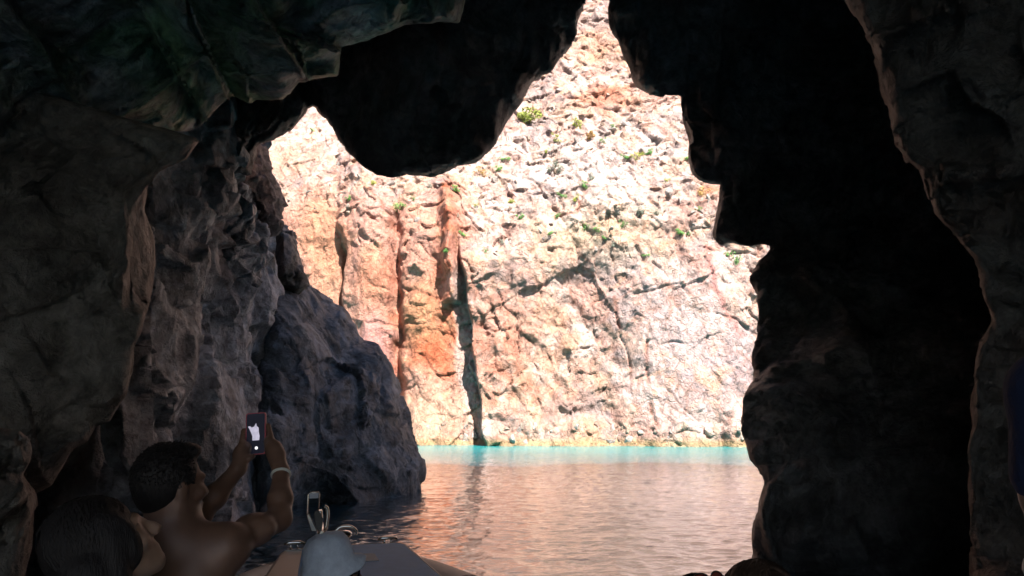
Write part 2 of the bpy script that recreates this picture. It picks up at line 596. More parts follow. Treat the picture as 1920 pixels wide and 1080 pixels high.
    lay((0.70, 0.36, 0.22), 0.7 * blob(700, 530, 34, 60, 2))
    lay((0.72, 0.42, 0.22), 0.75 * blob(795, 600, 55, 70, 2))
    lay((0.70, 0.25, 0.12), 0.85 * blob(815, 660, 40, 40, 2))
    lay((0.66, 0.38, 0.34), 0.75 * blob(705, 660, 45, 70, 2))
    lay((0.75, 0.56, 0.40), 0.7 * blob(790, 780, 70, 50, 2))
    lay((0.66, 0.28, 0.17), 0.7 * (0.6 + 0.8 * n3) * np.exp(-((uw - 744) / 20) ** 2) * smooth(380, 430, v) * (1 - smooth(680, 760, v)))
    lay((0.67, 0.25, 0.13), 0.8 * (0.7 + 0.8 * n3) * np.exp(-((uw - 842) / 26) ** 2) * smooth(325, 350, v) * (1 - smooth(690, 740, v)))
    lay((0.64, 0.28, 0.17), 0.65 * blob(930, 640, 60, 90) * smooth(-0.25, 0.3, n3))
    lay((0.64, 0.30, 0.19), 0.5 * blob(990, 720, 90, 50) * smooth(-0.25, 0.3, n3))
    lay((0.68, 0.33, 0.20), 0.85 * blob(1140, 185, 60, 20))
    lay((0.66, 0.40, 0.25), 0.6 * blob(1120, 90, 40, 40))
    lay((0.62, 0.32, 0.18), 0.8 * blob(1325, 362, 25, 18))
    lay((0.58, 0.28, 0.24), 0.7 * np.exp(-(line_d(uw, vw, [(1320, 470), (1335, 550), (1380, 630)]) / 7) ** 2))
    lay((0.50, 0.21, 0.13), 0.55 * np.exp(-(ck / 3.5) ** 2) * smooth(-0.3, 0.3, n3))
    lay((0.70, 0.62, 0.55), 0.75 * cle)  # cleft painted paler to brighten the shadow in it
    e = np.clip((f2 - f1) / 0.08, 0, 1)
    lay((0.52, 0.28, 0.19), 0.5 * (1 - e) * smooth(-0.3, 0.3, n2))
    lay((0.60, 0.48, 0.25), 0.75 * np.exp(-((z - 0.15) / 0.25) ** 2))
    lay((0.10, 0.085, 0.06), smooth(0.02, -0.1, z + 0.08 * n3))
    C = np.clip(C, 0, 1) ** 1.3 * np.array([0.555, 0.515, 0.565])
    return Y0 - d, C


def build_cliff():
    xs = ax_grid(-21.5, 21.5, 0.066, -75, 75, 40)
    zs = np.concatenate([np.arange(-2.0, 40, 0.066), 40 + 22 * np.linspace(0, 1, 26)[1:] ** 1.4])
    X, Z = np.meshgrid(xs, zs, indexing='ij')
    x, z = X.ravel(), Z.ravel()
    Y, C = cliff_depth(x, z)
    V = np.stack([x, Y, z], -1)
    nx, nz = len(xs), len(zs)
    g = np.arange(nx * nz).reshape(nx, nz)
    Q = np.stack([g[:-1, :-1], g[1:, :-1], g[1:, 1:], g[:-1, 1:]], -1).reshape(-1, 4)
    me = mesh_from('cliff', V, Q)
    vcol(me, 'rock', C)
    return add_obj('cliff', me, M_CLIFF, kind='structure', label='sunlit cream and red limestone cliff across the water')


CLIFF = build_cliff()

# ------------------------------------------------------------------ the sea
def water_material():
    m = N('sea_water')
    c = m.coord()
    sep = m.node('ShaderNodeSeparateXYZ', i_0=c)
    dy = m.math('ADD', sep.outputs[1], m.math('MULTIPLY', m.math('SUBTRACT', m.noise(c, 0.16, 4, 0.6), 0.5), 13.0))
    f = m.node('ShaderNodeMapRange', i_0=dy, i_1=21.0, i_2=40.0)
    col = m.mix(f.outputs[0], (0.004, 0.035, 0.06), (0.01, 0.22, 0.225))
    mp = m.node('ShaderNodeMapping', i_Vector=c)
    mp.inputs['Scale'].default_value = (0.55, 1.0, 1.0)
    h = m.math('ADD', m.math('MULTIPLY', m.noise(mp.outputs[0], 9.0, 4, 0.55, 0.6), 0.6), m.noise(mp.outputs[0], 3.2, 3, 0.5, 0.8))
    wind = m.node('ShaderNodeMapRange', i_0=sep.outputs[1], i_1=18.0, i_2=36.0)          # livelier ripples outside the cave
    st = m.math('ADD', m.math('MULTIPLY', wind.outputs[0], 0.9), 0.4)
    nb_ = m.node('ShaderNodeBump', i_Height=h, i_Distance=0.05, i_Strength=st)
    nb = nb_.outputs[0]
    m.set(Base_Color=col, Roughness=m.math('ADD', m.math('MULTIPLY', wind.outputs[0], 0.10), 0.04), IOR=1.75, Specular_IOR_Level=0.5, Normal=nb,
          Coat_Weight=m.math('SUBTRACT', 0.9, m.math('MULTIPLY', wind.outputs[0], 0.8)), Coat_Roughness=0.05, Coat_IOR=1.75, Coat_Normal=nb)
    return m.mat


def build_sea():
    ang = np.radians(np.concatenate([np.arange(-180, -40, 4.0), np.linspace(-40, 40, 620), np.arange(44, 180, 4.0)]))
    vv = np.linspace(1300, 815, 560)
    r = np.concatenate([np.linspace(0.3, 4.4, 24), 1400 * 1.7 / (vv - HORIZON), np.linspace(70, 160, 24)])
    A, Rr = np.meshgrid(ang, r, indexing='ij')
    x, y = (np.sin(A) * Rr).ravel(), (np.cos(A) * Rr).ravel()
    P = np.stack([x * 0.75, y, 0 * x], -1)
    h = 0.012 * perlin(P * 0.8) + 0.016 * perlin(P * 2.6 + 4) + 0.012 * (1 - 2 * np.abs(perlin(P * 4.4 + 9))) + 0.005 * perlin(P * 8.5)
    rr = Rr.ravel()
    h *= smooth(1.0, 3.5, rr) * (1 - 0.8 * smooth(60, 90, rr)) * np.where(np.abs(A.ravel()) > 0.71, 0.2, 1)
    V = np.stack([x, y, h], -1)
    na, nr = len(ang), len(r)
    g = np.arange(na * nr).reshape(na, nr)
    g = np.concatenate([g, g[:1]], 0)
    Q = np.stack([g[:-1, :-1], g[:-1, 1:], g[1:, 1:], g[1:, :-1]], -1).reshape(-1, 4)
    me = mesh_from('sea_water', V, Q, True)
    return add_obj('sea_water', me, water_material(), kind='structure', label='rippled sea water, turquoise below the cliff')


SEA = build_sea()

# ------------------------------------------------------------------ the cave: solid rock masses with traced edges
def smin(a, b, k):
    h = np.clip(0.5 + 0.5 * (b - a) / k, 0, 1)
    return b * (1 - h) + a * h - k * h * (1 - h)


def rock_mass(name, poly, depth, slope=1.0, bulge=2.0, thick=3.0, flare=0.35, step=5, ylo=None, yhi=None, nw=48, k=0.35,
              relief=0.5, fine=0.05, scale=1.4, mat=None, seed=1, dom=None, strata=None, along='view', steps=(), **kw):
    p = np.asarray(poly, float)
    u0, u1, v0, v1 = dom or (p[:, 0].min() - 3 * step, p[:, 0].max() + 3 * step, p[:, 1].min() - 3 * step, p[:, 1].max() + 3 * step)
    us = np.arange(u0, u1 + step, step)
    vs = np.arange(v0, v1 + step, step)
    U, W = np.meshgrid(us, vs, indexing='ij')
    s = poly_sd(U, W, p)
    D = depth(U, W) if callable(depth) else np.full(U.shape, float(depth))
    for ln, hh, ww in steps:
        ds = line_d(U, W, ln)
        (ax, ay), (bx, by) = ln[0], ln[-1]
        side = np.sign((bx - ax) * (W - ay) - (by - ay) * (U - ax))
        D = D - hh * np.exp(-ds / ww) * np.clip(side * ds / 6, -0.6, 1)
    sm = np.maximum(s, 0) * D / F_PX
    front = D - bulge * (1 - np.exp(-sm * slope / bulge))
    ylo = ylo or front.min() * 0.9
    yhi = yhi or (D.max() + thick) * 1.08
    ws = np.linspace(math.log(ylo), math.log(yhi), nw)
    Yw = np.exp(ws)[None, None, :]
    edge = s[:, :, None] * (Yw / F_PX) - flare * np.maximum(0, Yw - D[:, :, None] - 0.5)
    Fv = smin(smin(edge, Yw - front[:, :, None], k), D[:, :, None] + thick - Yw, k)
    V, Q = surface_nets(Fv.astype(np.float32))
    uu = us[0] + V[:, 0] * step
    vvx = vs[0] + V[:, 1] * step
    yy = np.exp(ws[0] + V[:, 2] * (ws[1] - ws[0]))
    Pw = unproject(uu, vvx, yy)
    Q = Q[:, ::-1]
    nrm = vert_normals(Pw, Q)
    # outward test
    d = Pw - CAM
    d /= np.linalg.norm(d, axis=1, keepdims=True)
    fr = yy < (D.max() + D.min()) / 2
    if (nrm[fr] * d[fr]).sum() > 0 and fr.sum() > 10:
        Q = Q[:, ::-1]
        nrm = -nrm
    P32 = Pw.astype(np.float32)
    Qp = P32 + 0.3 * scale * np.stack([perlin(P32 / scale + seed), perlin(P32 / scale + seed + 11), perlin(P32 / scale + seed + 23)], -1)
    if strata is not None:
        Rm = np.array(Euler(strata[0]).to_matrix())
        Qp = (Qp @ Rm.T) * np.array(strata[1])
    rel = 1.2 * facets(Qp, scale, seed, 1.3) + 0.8 * facets(Qp, scale * 0.42, seed + 5, 1.5) + 0.45 * facets(Qp, scale * 0.18, seed + 6, 1.6)
    facing = np.clip(-(nrm * d).sum(1), 0, 1)
    if along == 'view':
        Pw = Pw - d * (relief * rel * (0.25 + 0.75 * facing))[:, None]
    else:
        Pw = Pw + nrm * (relief * rel)[:, None]
    fn = 0.5 * fbm(P32 * (2.2 / scale) + 3, 4, 0.55) + 1.2 * facets(Qp, scale * 0.25, seed + 9, 1.3)
    Pw = Pw + nrm * (fine * fn)[:, None]
    me = mesh_from(name, Pw, Q)
    return add_obj(name, me, mat or M_CAVE, **kw)


# traced outline of the daylight opening
LOBE = [(487, 272), (500, 270), (515, 266), (530, 252), (545, 240), (560, 225), (573, 212), (580, 203), (590, 201), (597, 212), (610, 225), (622, 240),
        (632, 258), (642, 270), (655, 290), (672, 305), (690, 318), (710, 330), (735, 334), (760, 330), (785, 332), (810, 333), (835, 325), (860, 314),
        (890, 304), (912, 285), (928, 265), (945, 240), (962, 215), (975, 200), (985, 182), (992, 165), (1000, 152), (1015, 142), (1030, 138),
        (1045, 120), (1060, 100), (1072, 85), (1082, 65), (1085, 40), (1092, 15), (1098, 0), (1108, -40), (1122, -75)]
RIGHT = [(1140, -40), (1147, 0), (1141, 30), (1143, 55), (1155, 75), (1165, 95), (1172, 110), (1182, 130), (1187, 150), (1200, 165), (1220, 178), (1240, 183),
         (1250, 178), (1276, 180), (1277, 200), (1282, 225), (1293, 260), (1296, 300), (1300, 325), (1312, 338), (1330, 343), (1353, 344), (1352, 360),
         (1342, 395), (1340, 440), (1350, 455), (1370, 460), (1385, 464), (1400, 465), (1425, 462), (1443, 460), (1435, 475), (1420, 490), (1410, 505),
         (1406, 522), (1412, 535), (1420, 550), (1428, 575), (1427, 595), (1420, 615), (1415, 640), (1413, 665), (1416, 695), (1410, 715), (1398, 738),
         (1395, 760), (1390, 780), (1388, 805), (1397, 830), (1405, 860), (1420, 880), (1425, 905), (1420, 920), (1415, 945), (1408, 985), (1406, 1020),
         (1409, 1048), (1412, 1110), (1412, 1400)]

portal_poly = [(300, -560), (300, 330), (470, 330)] + LOBE + RIGHT + [(2500, 1400), (2500, -700), (2150, -520), (1900, -760), (1640, -600), (1480, -480), (1300, -690), (1100, -560), (930, -720), (760, -500), (560, -640)]


def portal_depth(u, v):
    d = 12.2 - 1.2 * smooth(1060, 1160, u) - 2.2 * smooth(380, 900, v)
    return d + 0.3 * np.sin(u * 0.013) * smooth(500, 200, v)


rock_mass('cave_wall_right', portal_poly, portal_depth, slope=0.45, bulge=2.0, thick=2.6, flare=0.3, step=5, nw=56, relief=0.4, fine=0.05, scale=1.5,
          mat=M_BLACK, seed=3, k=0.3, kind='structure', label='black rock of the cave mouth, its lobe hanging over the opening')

# left rear wall, receding to the opening
rear_poly = [(40, 180), (440, 190), (487, 250), (493, 285), (500, 330), (509, 420), (515, 500), (500, 560), (560, 700), (600, 1300), (-300, 1300), (-300, 500)]
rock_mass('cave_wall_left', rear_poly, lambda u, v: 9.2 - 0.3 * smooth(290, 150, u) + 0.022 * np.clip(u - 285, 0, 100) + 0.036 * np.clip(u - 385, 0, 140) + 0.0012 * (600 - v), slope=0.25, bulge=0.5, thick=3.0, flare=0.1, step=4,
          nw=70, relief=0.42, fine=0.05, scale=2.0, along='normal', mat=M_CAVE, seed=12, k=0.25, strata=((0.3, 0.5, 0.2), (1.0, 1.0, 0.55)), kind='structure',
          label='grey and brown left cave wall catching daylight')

boulder_poly = [(468, 600), (472, 560), (480, 545), (500, 531), (540, 527), (577, 531), (600, 555), (627, 576), (649, 594), (664, 615), (678, 642), (697, 650), (715, 667),
                (727, 692), (734, 718), (741, 744), (756, 767), (767, 792), (778, 818), (786, 837), (793, 859), (796, 881), (795, 900), (794, 918), (790, 960), (780, 1060), (370, 1060), (395, 800), (455, 660)]
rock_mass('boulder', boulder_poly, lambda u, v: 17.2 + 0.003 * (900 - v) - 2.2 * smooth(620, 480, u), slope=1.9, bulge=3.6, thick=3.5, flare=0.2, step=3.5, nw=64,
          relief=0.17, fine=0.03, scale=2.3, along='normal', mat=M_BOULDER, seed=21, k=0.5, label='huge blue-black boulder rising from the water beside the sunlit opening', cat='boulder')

ledge_poly = [(377, 300), (385, 255), (420, 225), (440, 200), (470, 205), (487, 262), (494, 290), (497, 320), (509, 340), (516, 373), (518, 392), (512, 425), (500, 430), (470, 380), (450, 370), (420, 370), (385, 340)]
rock_mass('rock', ledge_poly, lambda u, v: 12.6 + 0.014 * (u - 400), slope=1.2, bulge=1.6, thick=2.0, flare=0.1, step=3, nw=48, relief=0.2, fine=0.035, scale=1.3, along='normal', mat=M_REDROCK, seed=31,
          k=0.25, label='dark red-brown rock wedged under the cave roof left of the opening', cat='rock')
grey_poly = [(503, 420), (512, 396), (520, 392), (541, 417), (553, 426), (559, 436), (564, 472), (569, 503), (578, 535), (560, 560), (500, 560), (498, 500)]
rock_mass('rock', grey_poly, lambda u, v: 16.4 + 0.0 * u, slope=1.0, bulge=1.4, thick=2.0, flare=0.1, step=3, nw=40, relief=0.14, fine=0.025, scale=1.3, along='normal', mat=M_BROWN, seed=36,
          k=0.4, label='rounded grey-brown rock sitting on top of the blue-black boulder', cat='rock')
crag_poly = [(372, 420), (380, 350), (400, 330), (440, 360), (470, 380), (500, 415), (514, 440), (518, 470), (505, 500), (500, 530), (480, 545), (440, 540), (400, 520), (375, 470)]
rock_mass('rock', crag_poly, lambda u, v: 12.9 + 0.012 * (u - 440), slope=1.3, bulge=1.5, thick=2.0, flare=0.1, step=3, nw=48, relief=0.26, fine=0.04, scale=1.2, along='normal', mat=M_CAVE, seed=44,
          k=0.2, label='jagged grey crag below the red-brown rock', cat='rock')

near_poly = [(-500, 150), (60, 170), (300, 240), (372, 262), (350, 300), (300, 322), (276, 352), (270, 392), (285, 430), (296, 500), (286, 550), (270, 602), (265, 622), (248, 650), (245, 700),
             (235, 740), (222, 760), (205, 790), (180, 800), (165, 830), (140, 845), (110, 890), (95, 910), (60, 925), (20, 1000), (-60, 1300), (-500, 1300)]
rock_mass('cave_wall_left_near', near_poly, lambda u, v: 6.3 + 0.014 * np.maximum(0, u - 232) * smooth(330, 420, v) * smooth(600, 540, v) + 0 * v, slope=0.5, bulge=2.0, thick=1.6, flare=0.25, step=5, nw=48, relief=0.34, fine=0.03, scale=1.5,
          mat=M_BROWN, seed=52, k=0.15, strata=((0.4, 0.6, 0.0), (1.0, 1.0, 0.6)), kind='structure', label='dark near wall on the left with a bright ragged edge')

ceil_poly = [(-700, 330), (0, 365), (55, 355), (80, 345), (105, 310), (112, 285), (132, 250), (150, 258), (185, 258), (210, 240), (240, 232), (270, 240), (340, 246), (385, 232), (425, 192),
             (437, 182), (470, 196), (480, 188), (530, 186), (546, 175), (560, 152), (575, 153), (590, 146), (632, 140), (642, 90), (690, 76), (760, 46), (860, 44), (872, -10), (900, -620), (-700, -620)]
rock_mass('cave_ceiling', ceil_poly, lambda u, v: 7.4 + 0.0030 * (u - 300) + 0 * v, slope=0.9, bulge=4.2, thick=2.5, flare=0.2, step=5, nw=56, relief=0.42, fine=0.03, scale=1.25,
          steps=[([(345, -20), (360, 50), (395, 110), (432, 182)], 0.8, 60), ([(295, 78), (322, 100), (345, 150), (385, 232)], -0.7, 50), ([(110, 290), (180, 215), (250, 195), (320, 150)], 0.6, 60),
                 ([(520, 60), (560, 90), (580, 150)], 0.5, 50), ([(440, 20), (520, 60), (640, 90)], 0.5, 40), ([(60, 60), (150, 120), (180, 240)], 0.4, 60)],
          mat=M_CEIL, seed=63, k=0.2, strata=((0.2, 0.75, 0.0), (1.0, 1.0, 0.45)), kind='structure', label='low rock ceiling on the left stained with green algae')

block_poly = [(-400, 815), (0, 812), (35, 812), (50, 830), (52, 865), (38, 890), (58, 925), (60, 950), (50, 1010), (40, 1060), (36, 1300), (-400, 1300)]
rock_mass('rock', block_poly, 4.6, slope=0.8, bulge=1.2, thick=1.4, flare=0.25, step=4, nw=40, relief=0.25, fine=0.025, scale=0.7, mat=M_BROWN, seed=71, k=0.12,
          label='dark block with a pale ragged edge at the left margin', cat='rock')

right_poly = [(1585, -620), (1590, 0), (1608, 30), (1620, 60), (1635, 80), (1645, 115), (1655, 165), (1665, 195), (1672, 230), (1690, 280), (1705, 300), (1730, 315), (1745, 370), (1755, 400),
              (1770, 415), (1800, 440), (1830, 480), (1839, 511), (1846, 559), (1857, 602), (1838, 656), (1827, 715), (1822, 763), (1824, 800), (1814, 849), (1816, 897), (1819, 940),
              (1826, 1080), (1830, 1300), (2600, 1300), (2600, -620)]
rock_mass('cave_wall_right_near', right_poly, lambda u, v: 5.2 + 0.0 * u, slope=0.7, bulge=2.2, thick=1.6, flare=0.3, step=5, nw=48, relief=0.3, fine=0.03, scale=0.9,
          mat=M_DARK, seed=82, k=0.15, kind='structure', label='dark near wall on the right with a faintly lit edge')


def build_shell():
    """the rest of the cave round the boat: a widening vault open to the daylight ahead, its unseen rear left wide open for sky fill"""
    ys = np.linspace(-5.7, 12.6, 76)  # unseen rear end set close behind the camera to let sky fill in
    th = np.linspace(-0.28, math.pi + 0.28, 110)
    T, Yg = np.meshgrid(th, ys, indexing='ij')
    t, y = T.ravel(), Yg.ravel()
    half = np.where(y > 2, np.maximum(4.6, 1.6 + 0.86 * y), 4.6) * (1 - 0.1 * smooth(-2, -5.7, y))
    high = np.where(y > 2, np.maximum(6.2, 2.6 + 0.80 * y), 6.2) * (1 - 0.1 * smooth(-2, -5.7, y))
    x = half * np.cos(t)
    z = high * np.sin(t) + 0.1
    P = np.stack([x, y, z], -1).astype(np.float32)
    rel = 0.9 * facets(P, 1.8, 91) + 0.5 * fbm(P * 0.8, 4) + 0.25 * facets(P, 0.6, 93)
    c = np.stack([np.cos(t), 0 * t, np.sin(t)], -1)
    V = P + c * (0.35 + 0.45 * rel)[:, None]
    g = np.arange(len(t)).reshape(len(th), len(ys))
    Q = np.stack([g[:-1, :-1], g[:-1, 1:], g[1:, 1:], g[1:, :-1]], -1).reshape(-1, 4)
    add_obj('cave_vault', mesh_from('cave_vault', V, Q), M_BROWN, kind='structure', label='rock vault of the cave round the boat')


build_shell()
# ------------------------------------------------------------------ shrubs and loose stones on the cliff
def on_cliff(u, v):
    Y = 46.0
    for _ in range(9):
        p = unproject(u, v, Y)
        Yn, _c = cliff_depth(np.array([p[0]]), np.array([p[2]]))
        Y = 0.5 * Y + 0.5 * float(Yn[0])
    return unproject(u, v, Y)


def leaf_material(name, c0, c1):
    m = N(name)
    oi = m.node('ShaderNodeObjectInfo').outputs['Random']
    n = m.noise(m.coord(), 9.0, 4, 0.6)
    f = m.math('ADD', m.math('MULTIPLY', oi, 0.4), m.math('MULTIPLY', n, 0.6))
    m.set(Base_Color=m.ramp(f, [(0.25, c0), (0.7, c1)]), Roughness=0.6, Specular_IOR_Level=0.25)
    return m.mat


M_LEAF = {'green': leaf_material('green_leaves', (0.07, 0.17, 0.045), (0.15, 0.32, 0.08)),
          'yellow': leaf_material('yellow_green_leaves', (0.15, 0.19, 0.03), (0.33, 0.36, 0.05)),
          'rust': leaf_material('dry_rust_leaves', (0.26, 0.14, 0.04), (0.42, 0.27, 0.09)),
          'grey': leaf_material('grey_green_leaves', (0.14, 0.16, 0.12), (0.27, 0.28, 0.22))}
M_STEM = plain('woody_stem', (0.12, 0.08, 0.05), 0.8)


def shrub_mesh(seed, n=420, flat=0.7):
    r = np.random.RandomState(seed)
    V, Q = [], []
    clumps = [(r.normal(0, 0.42, 3) * (1, 1, flat) + (0, 0, 0.35 * flat), r.uniform(0.3, 0.55)) for _ in range(9)]
    for i in range(n):
        c, cr = clumps[i % len(clumps)]
        d = r.normal(size=3)
        d /= np.linalg.norm(d)
        p = c + d * cr * r.uniform(0.7, 1.05) * (1, 1, flat)
        t = np.cross(d, r.normal(size=3))
        t /= np.linalg.norm(t)
        b = np.cross(d, t) * 0.6 + d * r.uniform(-0.3, 0.5)
        s = r.uniform(0.07, 0.13)
        k = len(V)
        V += [p - t * s, p - b * s * 0.8, p + t * s, p + b * s * 0.8]
        Q.append((k, k + 1, k + 2, k + 3))
    return mesh_from('foliage', np.array(V), np.array(Q))


def tube_mesh(name, pts, rad, seg=8, caps=True, smooth_shade=True):
    """round bar along a path; rad is one radius or one per point"""
    pts = [Vector(p) for p in pts]
    rad = [rad] * len(pts) if isinstance(rad, (int, float)) else rad
    bm = bmesh.new()
    rings = []
    up = Vector((0.123, 0.2, 1)).normalized()
    for i, p in enumerate(pts):
        t = (pts[min(i + 1, len(pts) - 1)] - pts[max(i - 1, 0)]).normalized()
        x = t.cross(up)
        if x.length < 1e-3:
            x = t.cross(Vector((1, 0, 0)))
        x.normalize()
        y = x.cross(t)
        rings.append([bm.verts.new(p + (x * math.cos(2 * math.pi * k / seg) + y * math.sin(2 * math.pi * k / seg)) * rad[i]) for k in range(seg)])
    for A, B in zip(rings[:-1], rings[1:]):
        for k in range(seg):
            bm.faces.new((A[k], A[(k + 1) % seg], B[(k + 1) % seg], B[k]))
    if caps:
        bm.faces.new(rings[0][::-1])
        bm.faces.new(rings[-1])
    bmesh.ops.recalc_face_normals(bm, faces=bm.faces[:])
    me = bpy.data.meshes.new(name)
    bm.to_mesh(me)
    bm.free()
    if smooth_shade:
        for f in me.polygons:
            f.use_smooth = len(f.vertices) == 4
    return me


SHRUB_ME = {k: [shrub_mesh(100 + 10 * i + j, 420 if j else 620, (0.75, 0.6, 0.85)[j]) for j in range(3)] for i, k in enumerate(M_LEAF)}
for k, ms in SHRUB_ME.items():
    for me_ in ms:
        me_.materials.append(M_LEAF[k])
STEM_ME = tube_mesh('stem', [(0, 0, -0.6), (0.05, 0.02, -0.1), (0, 0, 0.35)], [0.09, 0.07, 0.03], 6)
STEM_ME.materials.append(M_STEM)
SHRUBS = [(993, 224, 19, 'yellow', 'large yellow-green shrub under the black hanging rock lobe, biggest on the cliff'),
          (1042, 262, 9, 'yellow', 'small yellow-green shrub just right of and below the biggest shrub'),
          (1087, 234, 12, 'yellow', 'low yellowish shrub on the upper cliff beneath the red patch'),
          (1106, 259, 9, 'rust', 'golden-brown dry shrub on the upper cliff beneath a low yellowish shrub'),
          (1176, 298, 10, 'green', 'bright green shrub on the upper right cliff beside a yellow one'),
          (1195, 293, 9, 'yellow', 'yellow shrub between two green ones on the upper right cliff'),
          (1217, 288, 8, 'green', 'green shrub right of the yellow shrub on the upper right cliff'),
          (1290, 298, 8, 'green', 'green shrub at the right edge of the cliff below the black notch'),
          (748, 388, 10, 'green', 'green shrub on the left cliff above the red gully'),
          (655, 374, 6, 'green', 'little green shrub high above the orange left cliff panel'),
          (838, 473, 6, 'green', 'little green shrub beside the red rock column'),
          (905, 325, 10, 'rust', 'rust-coloured dry shrub right beneath the hanging rock lobe'),
          (855, 357, 8, 'green', 'green shrub at the top of the red rock column'),
          (1040, 318, 15, 'grey', 'broad grey-green cushion shrub on the middle upper cliff'),
          (1320, 365, 12, 'rust', 'rusty dry shrub under the stepped black rock at right'),
          (1275, 437, 8, 'green', 'left one of a pair of round green shrubs on the right cliff'),
          (1288, 441, 6, 'green', 'right one of a pair of round green shrubs on the right cliff'),
          (1380, 486, 11, 'green', 'green shrub at the far right of the cliff below the black shelf'),
          (1364, 478, 6, 'green', 'tiny green shrub left of the far right shrub')]
many = [(1053, 369, 8), (1098, 425, 8), (1200, 400, 9), (1210, 480, 5), (890, 388, 6), (975, 409, 7), (1045, 408, 7), (1110, 335, 8), (1095, 350, 8), (1080, 375, 7), (1120, 430, 6),
        (866, 440, 7), (940, 455, 6), (910, 470, 6), (960, 380, 6), (1133, 448, 6), (1168, 420, 7), (1230, 402, 7), (945, 300, 7), (1248, 340, 6), (935, 318, 7), (1030, 440, 6), (1150, 460, 5), (1310, 395, 6),
        (1025, 285, 5), (1130, 265, 6), (1150, 240, 6), (805, 350, 6), (775, 372, 5), (700, 345, 6), (585, 245, 5)]
for i, (u, v, s) in enumerate(many):
    SHRUBS.append((u, v, s, ('green', 'green', 'grey', 'green', 'yellow')[i % 5], None))
for i, (u, v, s, kind, lab) in enumerate(SHRUBS):
    p = on_cliff(u, v)
    sh = add_obj('shrub', None, label=lab or {'green': 'tiny green shrub among the rubble of the upper cliff', 'grey': 'tiny grey-green shrub among the rubble of the upper cliff', 'yellow': 'tiny yellowish shrub among the rubble of the upper cliff'}[kind],
                 cat='shrub', group='shrubs on the cliff' if lab else 'tiny %s shrubs scattered on the upper cliff' % kind)
    sc_ = s * p[1] / F_PX * 1.25
    sh.location = Vector(p) + Vector((0, -0.25 * sc_, -0.1 * sc_))
    sh.scale = (sc_,) * 3
    sh.rotation_euler = (0.5, 0, i * 1.7)
    add_obj('foliage', SHRUB_ME[kind][i % 3], parent=sh)
    add_obj('stem', STEM_ME, parent=sh)


def stone_mesh(seed, col):
    r = np.random.RandomState(seed)
    bm = bmesh.new()
    for _ in range(11):
        d = r.normal(size=3)
        d /= np.linalg.norm(d)
        bm.verts.new(d * (1.0, 0.75, 0.8) * r.uniform(0.8, 1.1))
    bmesh.ops.convex_hull(bm, input=bm.verts[:])
    bmesh.ops.bevel(bm, geom=bm.edges[:], offset=0.05, segments=1, affect='EDGES')
    me = bpy.data.meshes.new('stone')
    bm.to_mesh(me)
    bm.free()
    vcol(me, 'rock', np.tile(np.array(col), (len(me.vertices), 1)))
    me.materials.append(M_CLIFF)
    return me


STONES = [stone_mesh(i, c) for i, c in enumerate([(0.44, 0.38, 0.35), (0.42, 0.36, 0.33), (0.40, 0.31, 0.26), (0.36, 0.26, 0.21), (0.42, 0.33, 0.26), (0.33, 0.29, 0.28), (0.37, 0.24, 0.19), (0.46, 0.41, 0.38)])]
rs = np.random.RandomState(5)
su = np.concatenate([rs.uniform(880, 1340, 150), rs.uniform(505, 860, 25), rs.uniform(790, 1395, 55)])
sv = np.concatenate([rs.uniform(170, 480, 150), rs.uniform(240, 420, 25), rs.uniform(796, 828, 55)])
for _ in range(1):
    Yc = np.full(len(su), 46.0)
    for _k in range(9):
        pc = unproject(su, sv, Yc)
        Yc = 0.5 * Yc + 0.5 * cliff_depth(pc[:, 0], pc[:, 2])[0]
    pc = unproject(su, sv, Yc)
for i in range(len(su)):
    o = add_obj('stone', STONES[rs.randint(len(STONES))], parent=CLIFF)
    s = rs.uniform(0.12, 0.36) if i % 6 else rs.uniform(0.35, 0.62)
    o.location = Vector(pc[i]) + Vector((0, 0.3 * s, 0))
    o.scale = (s * rs.uniform(0.8, 1.4), s, s * rs.uniform(0.7, 1.1))
    o.rotation_euler = rs.uniform(0, 6.28, 3)

# ------------------------------------------------------------------ the inflatable boat
M_TUBE = plain('grey_beige_rubber_tube', (0.45, 0.43, 0.40), 0.5, var=0.08, scale=4)
M_SEAM = plain('dark_grey_seam_tape', (0.16, 0.155, 0.15), 0.55)
M_GEL = plain('tan_gelcoat', (0.40, 0.30, 0.21), 0.35, var=0.06)
M_PAD = plain('blue_grey_vinyl', (0.28, 0.48, 0.74), 0.7, var=0.07, scale=14, bump=0.002, Specular_IOR_Level=0.15)
M_PIPE = plain('pale_piping', (0.62, 0.58, 0.5), 0.5)
M_STEEL = plain('polished_steel', (0.62, 0.62, 0.6), 0.18, 1.0, var=0.1)
M_BLACKP = plain('black_plastic', (0.025, 0.025, 0.027), 0.4)
M_HULL = plain('white_hull', (0.6, 0.6, 0.58), 0.35)
BO = Vector((-1.33, 6.15, 0))
BF = Vector((-0.25, 0.968, 0)).normalized()
BR = Vector((BF.y, -BF.x, 0))


def bl(a, s, z):
    return BO + BF * a + BR * s + Vector((0, 0, z))


boat = add_obj('inflatable_boat', None, label='rigid inflatable boat with tan bow deck and grey tubes', cat='boat')
boat.location = bl(-4, 0, 0)


def to_boat(me):
    me.transform(Matrix.Translation(-bl(-4, 0, 0)))
    return me


